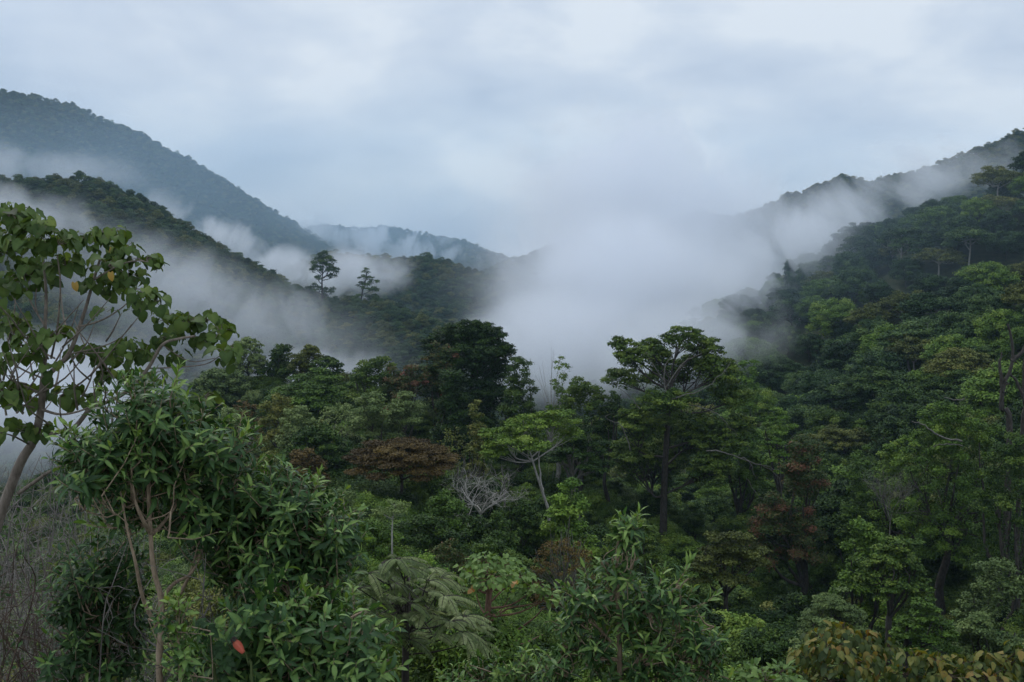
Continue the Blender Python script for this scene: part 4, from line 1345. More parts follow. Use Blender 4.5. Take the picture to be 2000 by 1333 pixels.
def near_leaf_mat(name, stops, rough=0.38, spec=0.5, transl=0.22, under=1.25):
    """leaf blade: colour by the leaf's own tint, paler underside, faint mottling"""
    m, nt, N, L = new_mat(name)
    a = N.new('ShaderNodeAttribute'); a.attribute_name = 'tint'
    geo = N.new('ShaderNodeNewGeometry')
    nz = N.new('ShaderNodeTexNoise'); nz.inputs['Scale'].default_value = 26.0; nz.inputs['Detail'].default_value = 3
    L.new(geo.outputs['Position'], nz.inputs['Vector'])
    ad = N.new('ShaderNodeMath'); ad.operation = 'MULTIPLY_ADD'
    L.new(nz.outputs['Fac'], ad.inputs[0]); ad.inputs[1].default_value = 0.22; ad.inputs[2].default_value = -0.11
    b = N.new('ShaderNodeMath'); b.operation = 'ADD'
    L.new(a.outputs['Fac'], b.inputs[0]); L.new(ad.outputs[0], b.inputs[1])
    c = N.new('ShaderNodeMath'); c.operation = 'MULTIPLY_ADD'
    L.new(geo.outputs['Random Per Island'], c.inputs[0]); c.inputs[1].default_value = 0.22; c.inputs[2].default_value = -0.11
    e = N.new('ShaderNodeMath'); e.operation = 'ADD'
    L.new(b.outputs[0], e.inputs[0]); L.new(c.outputs[0], e.inputs[1])
    r0 = ramp(N, stops)
    L.new(e.outputs[0], r0.inputs[0])
    # a few brown spots and chewed, dried patches
    n3 = N.new('ShaderNodeTexNoise'); n3.inputs['Scale'].default_value = 38.0; n3.inputs['Detail'].default_value = 1
    L.new(geo.outputs['Position'], n3.inputs['Vector'])
    sp = N.new('ShaderNodeMapRange'); sp.inputs['From Min'].default_value = 0.66; sp.inputs['From Max'].default_value = 0.74; sp.inputs['To Max'].default_value = 0.7
    L.new(n3.outputs['Fac'], sp.inputs['Value'])
    r = N.new('ShaderNodeMix'); r.data_type = 'RGBA'
    L.new(sp.outputs[0], r.inputs['Factor']); L.new(r0.outputs[0], r.inputs[6]); r.inputs[7].default_value = (0.075, 0.055, 0.022, 1)
    hs = N.new('ShaderNodeHueSaturation')
    hs.inputs['Saturation'].default_value = 0.85
    hs.inputs['Value'].default_value = under
    L.new(r.outputs[2], hs.inputs['Color'])
    mx = N.new('ShaderNodeMix'); mx.data_type = 'RGBA'
    L.new(geo.outputs['Backfacing'], mx.inputs['Factor'])
    L.new(r.outputs[2], mx.inputs[6]); L.new(hs.outputs[0], mx.inputs[7])
    p = N.new('ShaderNodeBsdfPrincipled')
    p.inputs['Roughness'].default_value = rough
    p.inputs['Specular IOR Level'].default_value = spec
    L.new(mx.outputs[2], p.inputs['Base Color'])
    bp = N.new('ShaderNodeBump'); bp.inputs['Strength'].default_value = 0.25; bp.inputs['Distance'].default_value = 0.01
    L.new(nz.outputs['Fac'], bp.inputs['Height']); L.new(bp.outputs[0], p.inputs['Normal'])
    tr = N.new('ShaderNodeBsdfTranslucent')
    h2 = N.new('ShaderNodeHueSaturation'); h2.inputs['Value'].default_value = 1.8; h2.inputs['Hue'].default_value = 0.485
    L.new(r.outputs[2], h2.inputs['Color']); L.new(h2.outputs[0], tr.inputs['Color'])
    ms = N.new('ShaderNodeMixShader'); ms.inputs[0].default_value = transl
    L.new(p.outputs[0], ms.inputs[1]); L.new(tr.outputs[0], ms.inputs[2])
    out = N.new('ShaderNodeOutputMaterial')
    L.new(ms.outputs[0], out.inputs['Surface'])
    return m


NL = {
    'laurel': near_leaf_mat('laurel_leaf', [(0.0, (0.012, 0.030, 0.006)), (0.3, (0.020, 0.056, 0.014)), (0.55, (0.042, 0.104, 0.021)), (0.78, (0.115, 0.205, 0.028)), (0.97, (0.19, 0.28, 0.038)), (1.0, (0.30, 0.23, 0.03))], 0.38, 0.16),
    'heart': near_leaf_mat('heart_leaf', [(0.0, (0.018, 0.036, 0.007)), (0.3, (0.036, 0.072, 0.011)), (0.55, (0.068, 0.118, 0.017)), (0.8, (0.115, 0.165, 0.026)), (0.95, (0.14, 0.19, 0.03)), (1.0, (0.28, 0.18, 0.02))], 0.6, 0.15, 0.28),
    'feather': near_leaf_mat('feather_leaf', [(0.0, (0.045, 0.075, 0.016)), (0.4, (0.095, 0.140, 0.030)), (0.7, (0.18, 0.22, 0.065)), (1.0, (0.28, 0.31, 0.12))], 0.55, 0.3, 0.3),
    'light': near_leaf_mat('light_leaf', [(0.0, (0.036, 0.076, 0.012)), (0.4, (0.075, 0.145, 0.020)), (0.7, (0.125, 0.21, 0.028)), (0.9, (0.15, 0.22, 0.035)), (1.0, (0.32, 0.16, 0.03))], 0.55, 0.2, 0.3),
    'rusty': near_leaf_mat('rusty_leaf', [(0.0, (0.024, 0.048, 0.010)), (0.3, (0.062, 0.090, 0.014)), (0.5, (0.140, 0.140, 0.014)), (0.7, (0.20, 0.140, 0.012)), (0.9, (0.18, 0.080, 0.010)), (1.0, (0.12, 0.05, 0.010))], 0.55, 0.2, 0.28),
}


def link_part(mb, name, mat, parent, smooth=False):
    return mb.build(name, mat, parent, smooth)


def shoot(mbL, mbS, base, d, length, n, L, W, tint, shape=LANCE, spread=0.95, droop=0.3, stem_r=0.006, tip_tint=0.22):
    """a leafy shoot: leaves spiral round a twig, flatter at its base, closing round the tip"""
    d = unit(np.asarray(d, float))
    bend = unit(d + np.array([0, 0, 0.35]))
    P = np.array([base, base + d * length * 0.5, base + d * length * 0.5 + bend * length * 0.5])
    if mbS is not None:
        tube(mbS, P, [stem_r, stem_r * 0.8, stem_r * 0.35], 4)
    t = 0.05 + 0.95 * ((np.arange(n) + 0.8 * rng.random(n)) / n).clip(0, 1)
    pos = P[0] + (P[2] - P[0]) * t[:, None] + (d - bend)[None, :] * (length * 0.5 * (t * (1 - t)))[:, None]
    ax = unit(d[None, :] * (1 - t[:, None]) + bend[None, :] * t[:, None])
    az = np.arange(n) * 2.399 + random.random() * 6
    ref = np.array([0.3, 0.9, 0.1])
    b1 = unit(np.cross(ax, ref))
    b2 = np.cross(ax, b1)
    radial = b1 * np.cos(az)[:, None] + b2 * np.sin(az)[:, None]
    open_ = (spread * (1.05 - 0.75 * t ** 2))[:, None]
    dl = unit(ax * (1.0 - 0.45 * open_) + radial * open_ + rng.normal(size=(n, 3)) * 0.10)
    up = unit(ax - dl * (ax * dl).sum(1, keepdims=True) + np.array([0, 0, 0.25]) + rng.normal(size=(n, 3)) * 0.15)
    LL = L * (0.45 + 0.75 * rng.random(n)) * (1 - 0.35 * np.clip(t - 0.6, 0, 1) / 0.4)
    leaves(mbL, pos, dl, up, LL, W * LL / L, np.minimum(tint + tip_tint * (t > 0.85) + 0.09 * rng.normal(size=n), 0.78), shape, droop * (0.2 + 1.7 * rng.random(n)), 0.30, 0.05)


def stem_path(mb, pts, r0, r1, sides=7, per=4):
    P = curve_pts(pts, per)
    tube(mb, P, np.linspace(r0, r1, len(P)), sides)
    return P


def laurel(name, cat, label, Y, stems, blobs, leafL=0.155, leafW=0.041, mat='laurel', bark='tan', stem_w=0.031, shape=LANCE, shoot_len=0.46, n_leaf=20, base_tint=0.42, yellow=0.006, spread=1.0, droop=0.5, specials=(), tip=0.30, dens=1.05):
    """shrub of leafy shoots. stems = lists of (px, py[, dY]); blobs = (px, py, rx_px, ry_px, dY, depth_m, shoots)"""
    g = at(stems[0][0][0], stems[0][0][1], Y)
    z0 = H(g[0], g[1])
    org = np.array([g[0], g[1], z0])
    e = empty(name, org)
    tag(e, label, cat)
    st, lv = MB(), MB()
    nodes = []
    for i, s in enumerate(stems):
        P = [at(p[0], p[1], Y + (p[2] if len(p) > 2 else 0)) - org for p in s]
        if i == 0:
            P = [np.array([P[0][0] * 0.6, P[0][1], -0.3])] + P
        w = stem_w * (1.0 if i == 0 else 0.6)
        Q = stem_path(st, P, w, w * 0.32)
        nodes.append(Q[len(Q) // 4:] if i == 0 else Q)
    nodes = np.concatenate(nodes)
    for px, py, rx, ry, dY, dep, ns in blobs:
        c = at(px, py, Y + dY) - org
        RX, RZ = rx * (Y + dY) / F_PX, ry * (Y + dY) / F_PX
        for _ in range(int(ns * dens + 0.5)):
            q = unit(random_dir())
            rad = 0.45 + 0.55 * random.random() ** 0.5
            p = c + q * rad * np.array([RX, dep, RZ])
            dirn = unit(q * np.array([1, 1, 0.7]) + np.array([0, 0, 0.55]) + rng.normal(size=3) * 0.35)
            sl = shoot_len * (0.6 + 0.7 * random.random())
            p0 = p - dirn * sl * 0.6
            # twig back to the nearest stem below
            dd = np.linalg.norm(nodes - (p0 - np.array([0, 0, 0.22])), axis=1)
            j = int(np.argmin(dd))
            a = nodes[j]
            mdl = (a + p0) / 2 + np.array([0, 0, -0.04]) + rng.normal(size=3) * 0.05
            tube(st, curve_pts([a, mdl, p0], 3), np.linspace(stem_w * 0.2, 0.004, 7), 4)
            if len(nodes) < 900:
                nodes = np.vstack([nodes, mdl, (mdl + p0) / 2, p0])
            tt = base_tint + 0.10 * random.gauss(0, 1)
            if random.random() < yellow * 4:
                tt += 0.22
            shoot(lv, st, p0, dirn, sl, int(n_leaf * (0.7 + 0.6 * random.random())), leafL, leafW, tt, shape, spread, droop, tip_tint=tip)
    for px, py, dY, dx, dz, sl, tint, n in specials:
        p = at(px, py, Y + dY) - org
        dirn = unit(np.array([dx, -0.2, dz]))
        dd = np.linalg.norm(nodes - (p - np.array([0, 0, 0.3])), axis=1)
        a = nodes[int(np.argmin(dd))]
        p0 = p - dirn * sl
        tube(st, curve_pts([a, (a + p0) / 2 + np.array([0, 0, -0.05]), p0], 3), np.linspace(stem_w * 0.3, 0.006, 7), 4)
        shoot(lv, st, p0, dirn, sl, n, leafL, leafW * 1.1, tint, shape, 0.8, 0.15, tip_tint=0.1)
    # a few yellowed leaves
    k = int(len(blobs) * 0.9 * yellow / 0.012)
    if k and yellow:
        idx = rng.integers(0, len(nodes), k)
        o = nodes[idx] + rng.normal(size=(k, 3)) * 0.06
        leaves(lv, o, unit(rng.normal(size=(k, 3)) + np.array([0, 0, -0.5])), unit(rng.normal(size=(k, 3)) + np.array([0, 0, 1.0])), leafL * 0.8, leafW, 1.0, shape, 0.3)
    st.build('stem', BARK[bark], e, True)
    lv.build('foliage', NL[mat], e, True)
    return e


def heart_tree():
    Y = 10.0
    e_px = [(-20, 1080), (0, 1008), (40, 904), (66, 860), (80, 800), (85, 738)]
    g = at(-60, 1200, Y)
    z0 = H(g[0], g[1])
    org = np.array([g[0], g[1], z0])
    e = empty('large_leaved_tree', org)
    tag(e, 'young tree with large drooping heart shaped leaves at the left edge', 'tree')
    tk, lv = MB(), MB()

    def P(lst):
        return [at(p[0], p[1], Y + (p[2] if len(p) > 2 else 0)) - org for p in lst]
    main = [np.array([0, 0, -0.4])] + P([(-45, 1160)] + e_px)
    stem_path(tk, main, 0.066, 0.032, 9)
    br = [
        ([(85, 738), (88, 690), (88, 640), (90, 575), (84, 500)], 0.05),
        ([(92, 734), (112, 716), (134, 692), (148, 660), (155, 639), (168, 600), (183, 547), (196, 505)], 0.055),
        ([(66, 860), (105, 846), (144, 836), (175, 800), (197, 791), (247, 766), (289, 720), (317, 674), (350, 662), (381, 657)], 0.055),
        ([(36, 964), (70, 940), (100, 920), (140, 906), (172, 918)], 0.045),
        ([(80, 800), (120, 810), (165, 800), (200, 780)], 0.03),
        ([(155, 639), (200, 625), (240, 600), (262, 575)], 0.022),
        ([(134, 692), (190, 680), (235, 660), (270, 620)], 0.018),
        ([(90, 640), (60, 590), (48, 545), (40, 480)], 0.022),
        ([(88, 690), (50, 660), (20, 620), (-10, 590)], 0.022),
        ([(85, 740), (40, 720), (0, 690), (-30, 660)], 0.022),
        ([(82, 770), (40, 752), (0, 745), (-40, 735)], 0.025),
        ([(80, 800), (30, 790), (-20, 800)], 0.022),
        ([(100, 700), (112, 640), (118, 560), (112, 500)], 0.024),
        ([(289, 720), (340, 718), (400, 712), (432, 694)], 0.016),
        ([(317, 674), (370, 706), (420, 700)], 0.012),
        ([(247, 766), (300, 770), (350, 790), (392, 786)], 0.016),
        ([(175, 800), (190, 750), (215, 715)], 0.016),
        ([(165, 690), (215, 690), (240, 700)], 0.014),
        ([(183, 547), (230, 520), (262, 510), (290, 512)], 0.018),
        ([(60, 870), (20, 850), (-30, 840)], 0.02),
        ([(88, 640), (70, 600), (75, 550), (100, 510)], 0.016),
        ([(45, 690), (20, 740), (30, 790)], 0.012),
    ]
    for ln, r in br:
        # give branches some depth so the crown is round, not flat
        dz = random.uniform(-0.9, 0.9)
        q = [(a, b, dz * (i / (len(ln) - 1))) for i, (a, b) in enumerate(ln)]
        stem_path(tk, P(q), r * 0.48, max(0.005, r * 0.22), 6)
    # bare twigs crossing in the open middle of the crown
    for _ in range(46):
        x0, y0 = random.uniform(-10, 230), random.uniform(660, 860)
        a = random.uniform(-2.6, -0.4)
        L_ = random.uniform(60, 150)
        x1, y1 = x0 + L_ * math.cos(a), y0 + L_ * math.sin(a)
        dz = random.uniform(-1.2, 1.2)
        stem_path(tk, P([(x0, y0, dz * 0.3), ((x0 + x1) / 2 + random.uniform(-12, 12), (y0 + y1) / 2 + 8, dz * 0.7), (x1, y1, dz)]), 0.012, 0.004, 4, 3)
    cl = [(20, 425, 62, 34, 30), (75, 455, 55, 34, 26), (-20, 470, 60, 50, 24), (40, 490, 70, 36, 26), (110, 480, 38, 36, 16), (60, 540, 62, 34, 26), (130, 525, 34, 40, 14),
          (178, 470, 34, 28, 14), (215, 462, 38, 24, 16), (242, 495, 38, 30, 16), (285, 512, 32, 22, 14), (210, 520, 40, 26, 12), (192, 555, 36, 30, 12), (250, 548, 42, 26, 16), (285, 575, 26, 26, 9),
          (272, 600, 24, 20, 7), (310, 592, 20, 18, 5), (10, 560, 50, 40, 18), (-10, 620, 40, 40, 14), (30, 640, 46, 36, 16), (60, 665, 34, 26, 10), (110, 660, 28, 30, 9), (205, 610, 22, 16, 4),
          (325, 625, 36, 24, 12), (365, 632, 40, 26, 15), (410, 628, 34, 26, 13), (432, 650, 22, 28, 9), (440, 690, 30, 28, 12), (395, 668, 34, 20, 8), (330, 662, 26, 20, 7),
          (170, 690, 42, 28, 14), (215, 700, 36, 30, 12), (250, 682, 32, 26, 11), (285, 690, 26, 22, 8), (220, 735, 30, 24, 8), (260, 742, 30, 22, 8), (300, 735, 24, 20, 6), (350, 700, 20, 18, 4),
          (10, 770, 40, 30, 13), (55, 775, 34, 26, 10), (130, 768, 36, 24, 12), (160, 785, 24, 20, 6), (-15, 720, 36, 36, 12), (395, 785, 32, 26, 10), (360, 800, 34, 22, 8), (205, 770, 26, 22, 7),
          (20, 838, 34, 20, 8), (70, 840, 30, 18, 7), (100, 720, 22, 20, 5), (40, 700, 30, 24, 8)]
    for px, py, rx, ry, n in cl:
        n = int(n * 2.3)
        dY = random.uniform(-0.55, 0.55)
        c = at(px, py, Y + dY) - org
        RX, RZ = rx * Y / F_PX, ry * Y / F_PX
        q = unit(rng.normal(size=(n, 3)))
        q[:, 2] = np.where(rng.random(n) < 0.6, np.abs(q[:, 2]), q[:, 2])
        o = c + q * (0.45 + 0.5 * rng.random((n, 1))) * np.array([RX, max(RX, 0.25), RZ])
        # blades hang outward and down, upper side facing up and out
        d = unit(q * np.array([0.8, 0.8, 0.15]) + np.array([0, 0, -0.75]) + rng.normal(size=(n, 3)) * 0.35)
        up = unit(q * np.array([0.9, 0.9, 0.4]) + np.array([0, -0.25, 0.75]) + rng.normal(size=(n, 3)) * 0.25)
        L = 0.125 * (0.45 + 0.75 * rng.random(n))
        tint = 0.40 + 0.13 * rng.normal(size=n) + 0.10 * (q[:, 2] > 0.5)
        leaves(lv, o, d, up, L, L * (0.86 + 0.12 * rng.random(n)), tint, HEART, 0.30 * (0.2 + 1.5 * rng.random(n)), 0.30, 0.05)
        # leaf stalks
        for i in range(0, n, 2):
            tube(tk, [c + q[i] * 0.02, (c + o[i]) / 2 + np.array([0, 0, 0.02]), o[i]], [0.004, 0.0035, 0.003], 3)
    yl = [(216, 532), (146, 552)]
    o = np.array([at(a, b, Y - 0.7) - org for a, b in yl])
    leaves(lv, o, np.tile([0.1, -0.1, -1.0], (len(o), 1)), np.tile([0.2, -1.0, 0.3], (len(o), 1)), 0.10, 0.06, 0.97, HEART, 0.5)
    tk.build('trunk', BARK['tanbranch'], e, True)
    lv.build('foliage', NL['heart'], e, True)


def frond_set(lv, st, o, d, L, droop, tint, npair=16, leaflet=0.085, width=0.02):
    """pinnate leaves: an arching midrib with rows of narrow leaflets"""
    n = len(o)
    d = unit(d)
    t = np.linspace(0, 1, 9)
    for i in range(n):
        P = o[i] + d[i] * (t[:, None] * L[i]) + np.array([0, 0, -1.0]) * (droop[i] * L[i] * t[:, None] ** 2)
        tube(st, P, np.linspace(0.005, 0.002, 9), 3)
        ts = np.linspace(0.14, 0.98, npair)
        c = np.stack([np.interp(ts, t, P[:, k]) for k in range(3)], 1)
        ax = unit(np.gradient(c, axis=0))
        sd = unit(np.cross(ax, np.array([0, 0, 1.0])))
        up = np.cross(sd, ax)
        ll = leaflet * np.sin(PI * (0.12 + 0.80 * ts)) ** 0.6
        for s in (-1, 1):
            dl = unit(ax * 0.55 + sd * s - up * 0.25 + rng.normal(size=(npair, 3)) * 0.06)
            leaves(lv, c, dl, up, ll, width, tint[i] + 0.05 * rng.normal(size=npair), LANCE, 0.25, 0.15)


def feathery():
    Y = 13.0
    g = at(790, 1333, Y)
    z0 = H(g[0], g[1])
    org = np.array([g[0], g[1], z0])
    e = empty('feathery_shrub', org)
    tag(e, 'shrub with arching feathery pale leaves blown to the right', 'shrub')
    st, lv = MB(), MB()
    P = stem_path(st, [np.array([0, 0, -0.3]), at(792, 1300, Y) - org, at(793, 1240, Y) - org, at(796, 1180, Y) - org, at(800, 1120, Y) - org], 0.06, 0.02)
    tips = [(720, 1120), (745, 1100), (775, 1092), (810, 1100), (840, 1110), (860, 1130), (700, 1150), (730, 1165), (770, 1140), (820, 1150), (870, 1165), (890, 1190), (905, 1205), (850, 1195), (740, 1205), (700, 1195),
            (800, 1180), (825, 1200), (780, 1200), (750, 1170), (860, 1150), (875, 1180), (920, 1225), (930, 1250), (710, 1210), (735, 1260), (800, 1250), (790, 1110), (760, 1125), (835, 1135), (880, 1215), (720, 1240), (760, 1235), (845, 1240), (900, 1235)]
    for px, py in tips:
        dY = random.uniform(-1.0, 1.0)
        c = at(px, py, Y + dY) - org
        j = random.randrange(len(P) // 3, len(P))
        tube(st, curve_pts([P[j], (P[j] + c) / 2 - np.array([0, 0, 0.05]), c], 3), np.linspace(0.016, 0.006, 7), 4)
        n = 7
        a = rng.random(n) * 2 * PI
        d = np.column_stack([np.cos(a) + 0.55, np.sin(a) * 0.8, 0.15 + 0.35 * rng.random(n)])
        side = 0.2 * (px > 820)
        frond_set(lv, st, np.tile(c, (n, 1)), d, 0.24 + 0.20 * rng.random(n), 0.35 + 0.5 * rng.random(n), 0.30 + side + 0.12 * rng.normal(size=n), 15, 0.085, 0.024)
    st.build('stem', BARK['dark'], e, True)
    lv.build('foliage', NL['feather'], e, True)


def ovate_cluster_shrub(name, cat, label, Y, trunk, branches, blobs, mat, bark, leafL=0.12, leafW=0.09, tint0=0.5, sd=0.12, shape=OVATE, hang=0.45, special=(), stem_w=0.05, tip_red=0.0, mult=1.5):
    g = at(trunk[0][0], trunk[0][1], Y)
    z0 = H(g[0], g[1])
    org = np.array([g[0], g[1], z0])
    e = empty(name, org)
    tag(e, label, cat)
    st, lv = MB(), MB()
    T = stem_path(st, [np.array([0, 0, -0.3])] + [at(a, b, Y) - org for a, b in trunk], stem_w, stem_w * 0.5, 7)
    for ln, r in branches:
        dz = random.uniform(-0.8, 0.8)
        stem_path(st, [at(a, b, Y + dz * i / (len(ln) - 1)) - org for i, (a, b) in enumerate(ln)], r, r * 0.35, 5)
    for px, py, rx, ry, dY, n in blobs:
        n = int(n * mult)
        c = at(px, py, Y + dY) - org
        RX, RZ = rx * Y / F_PX, ry * Y / F_PX
        j = int(np.argmin(np.linalg.norm(T - (c - np.array([0, 0, 0.3])), axis=1)))
        tube(st, curve_pts([T[j], (T[j] + c) / 2 - np.array([0, 0, 0.1]), c], 3), np.linspace(stem_w * 0.3, 0.006, 7), 4)
        q = unit(rng.normal(size=(n, 3)))
        q[:, 2] = np.where(rng.random(n) < 0.7, np.abs(q[:, 2]), q[:, 2])
        o = c + q * (0.4 + 0.6 * rng.random((n, 1))) * np.array([RX, max(RX, 0.2), RZ])
        d = unit(q * np.array([1, 1, 0.3]) + np.array([0, 0, -hang]) + rng.normal(size=(n, 3)) * 0.4)
        up = unit(q * 0.6 + np.array([0, -0.2, 0.8]) + rng.normal(size=(n, 3)) * 0.3)
        L = leafL * (0.6 + 0.65 * rng.random(n))
        tt = tint0 + sd * rng.normal(size=n)
        if tip_red:
            tt = tt + tip_red * np.clip(q[:, 2], 0, 1)
        leaves(lv, o, d, up, L, leafW * L / leafL, tt, shape, 0.3 * (0.3 + rng.random(n)), 0.3, 0.05)
        for i in range(0, n, 4):
            tube(st, [c, (c + o[i]) / 2, o[i]], [0.005, 0.004, 0.003], 3)
    for px, py, t in special:
        o = np.array([at(px, py, Y - 0.8) - org] * 3) + rng.normal(size=(3, 3)) * 0.02
        leaves(lv, o, unit(rng.normal(size=(3, 3)) + np.array([0, -0.3, -0.6])), np.tile([0.1, -1, 0.4], (3, 1)), leafL * 0.9, leafW, t, shape, 0.3)
    st.build('stem', BARK[bark], e, True)
    lv.build('foliage', NL[mat], e, True)
    return e


def flower_plant():
    Y = 7.0
    g = at(470, 1333, Y)
    z0 = H(g[0], g[1])
    org = np.array([g[0], g[1], z0])
    e = empty('mallow_plant', org)
    tag(e, 'plant with broad lobed leaves and one closed orange red bloom', 'plant')
    st, lv = MB(), MB()
    tip = at(478, 1270, Y) - org
    stem_path(st, [np.array([0.05, 0, -0.3]), at(492, 1333, Y) - org, at(486, 1300, Y) - org, tip], 0.012, 0.006, 6)
    stem_path(st, [np.array([0, 0, -0.2]), at(420, 1320, Y) - org, at(408, 1262, Y) - org, at(404, 1222, Y) - org], 0.014, 0.006, 6)

    def lobed(c, s, fwd, up, tint):
        c = at(*c, Y) - org
        fwd = unit(np.array(fwd, float))
        up = unit(np.array(up, float))
        side = np.cross(fwd, up)
        for a, l in ((0, 1.0), (0.75, 0.85), (-0.75, 0.85), (1.5, 0.6), (-1.5, 0.6)):
            d = fwd * math.cos(a) + side * math.sin(a)
            leaves(lv, [c], [d], [up], s * l, s * 0.52, tint, OVATE, 0.25, 0.2, 0.03)
    lobed((406, 1228), 0.13, (0.2, -0.4, -0.8), (0, -0.75, 0.6), 0.30)
    lobed((398, 1215), 0.10, (-0.8, -0.3, -0.2), (0, -0.4, 0.9), 0.34)
    lobed((420, 1262), 0.12, (0.5, -0.4, -0.6), (0.1, -0.5, 0.8), 0.28)
    lobed((425, 1218), 0.08, (0.6, -0.2, 0.4), (0, -0.8, 0.5), 0.78)
    lobed((440, 1290), 0.11, (0.3, -0.4, -0.5), (0, -0.6, 0.8), 0.32)
    # bloom: overlapping petals wrapped into a bud, with a dark calyx
    bl, cx = MB(), MB()
    b = at(454, 1247, Y) - org
    ax = unit(np.array([0.062, -0.02, -0.075]))
    ref = unit(np.cross(ax, np.array([0, 1, 0.0])))
    oth = np.cross(ax, ref)
    n_u, n_a = 12, 20
    prof = [0.012, 0.020, 0.026, 0.031, 0.034, 0.035, 0.034, 0.032, 0.029, 0.025, 0.021, 0.015]
    v, q = [], []
    for i in range(n_u):
        for j in range(n_a):
            a = j / n_a * 2 * PI
            r = prof[i] * (1 + 0.10 * math.cos(5 * a + i * 0.25)) * 0.82
            edge = 0.008 * math.cos(5 * a + 1.0) if i == n_u - 1 else 0
            v.append(b + ax * (0.012 + 0.115 * i / (n_u - 1) + edge) + (ref * math.cos(a) + oth * math.sin(a)) * r)
    for i in range(n_u - 1):
        for j in range(n_a):
            k = (j + 1) % n_a
            q.append((i * n_a + j, i * n_a + k, (i + 1) * n_a + k, (i + 1) * n_a + j))
    bl.add(v, q, tint=np.repeat(np.linspace(0.3, 0.9, n_u), n_a))
    m, nt, N, L = new_mat('petal')
    tc = N.new('ShaderNodeAttribute'); tc.attribute_name = 'tint'
    nz = N.new('ShaderNodeTexNoise'); nz.inputs['Scale'].default_value = 40
    ad = N.new('ShaderNodeMath'); ad.operation = 'MULTIPLY_ADD'; ad.inputs[1].default_value = 0.5
    L.new(nz.outputs['Fac'], ad.inputs[0]); L.new(tc.outputs['Fac'], ad.inputs[2])
    r = ramp(N, [(0.45, (0.30, 0.10, 0.05)), (0.8, (0.50, 0.10, 0.055)), (1.2, (0.62, 0.13, 0.08))])
    L.new(ad.outputs[0], r.inputs[0])
    p = N.new('ShaderNodeBsdfPrincipled'); p.inputs['Roughness'].default_value = 0.5
    L.new(r.outputs[0], p.inputs['Base Color'])
    out = N.new('ShaderNodeOutputMaterial'); L.new(p.outputs[0], out.inputs['Surface'])
    f = bl.build('bloom', m, e, True)
    n = 6
    a = np.arange(n) / n * 2 * PI
    rad = ref[None] * np.cos(a)[:, None] + oth[None] * np.sin(a)[:, None]
    leaves(cx, b + rad * 0.012 - ax * 0.01, ax[None] * 0.9 + rad * 0.35, rad, 0.055, 0.022, 0.15, LANCE, 0.2)
    cx.build('calyx', BARK['dark'], f, True)
    # the stalk bends over into the bloom
    stem_path(st, [tip, at(470, 1262, Y + 0.03) - org, b - ax * 0.005], 0.006, 0.005, 5)
    st.build('stem', BARK['green'], e, True)
    lv.build('foliage', NL['laurel'], e, True)


def thicket(label, Y, x0, x1, ytop, n, bark, leafy=0, group=None):
    g = at((x0 + x1) / 2, 1333, Y)
    z0 = H(g[0], g[1])
    org = np.array([g[0], g[1], z0])
    e = empty('dry_thicket', org)
    tag(e, label, 'thicket', group)
    st = MB()
    for _ in range(n):
        px = random.uniform(x0, x1)
        top = ytop + random.random() ** 1.5 * 330
        dY = random.uniform(-1.2, 1.2)
        b = np.array([(px - (x0 + x1) / 2) * Y / F_PX * 0.8 + random.uniform(-0.4, 0.4), dY, -0.2])
        t = at(px + random.uniform(-90, 90), top, Y + dY) - org
        m1 = b * 0.6 + t * 0.4 + rng.normal(size=3) * 0.25
        m2 = b * 0.25 + t * 0.75 + rng.normal(size=3) * 0.25
        P = curve_pts([b, m1, m2, t], 4)
        r = random.uniform(0.005, 0.014)
        tube(st, P, np.linspace(r, r * 0.3, len(P)), 4)
        for _k in range(6):
            j = random.randrange(len(P) // 3, len(P) - 1)
            L_ = random.uniform(0.25, 0.8)
            d = unit(random_dir() + np.array([0, 0, 0.2]))
            q = P[j] + d * L_ * 0.5 + rng.normal(size=3) * 0.04
            w = q + unit(d + rng.normal(size=3) * 0.5) * L_ * 0.5
            tube(st, [P[j], q, w], [r * 0.5, r * 0.35, r * 0.15], 3)
            for _m in range(2):
                w2 = q + unit(random_dir()) * random.uniform(0.12, 0.35)
                tube(st, [q, (q + w2) / 2 + rng.normal(size=3) * 0.02, w2], [r * 0.3, r * 0.22, r * 0.1], 3)
    st.build('branches', BARK[bark], e, True)
    if leafy:
        lv = MB()
        o = np.column_stack([rng.uniform((x0 - 500 - 500) * 0, 0, leafy)] * 3)
        px = rng.uniform(x0, x1, leafy)
        py = ytop + 60 + rng.random(leafy) ** 0.8 * 400
        dY = rng.uniform(-1.2, 1.2, leafy)
        o = np.array([at(a, b, Y + c) - org for a, b, c in zip(px, py, dY)])
        leaves(lv, o, unit(rng.normal(size=(leafy, 3))), unit(rng.normal(size=(leafy, 3)) + np.array([0, 0, 1])), 0.05 + 0.05 * rng.random(leafy), 0.03, 0.4 + 0.12 * rng.normal(size=leafy), OVATE, 0.3)
        lv.build('foliage', NL['laurel'], e, True)


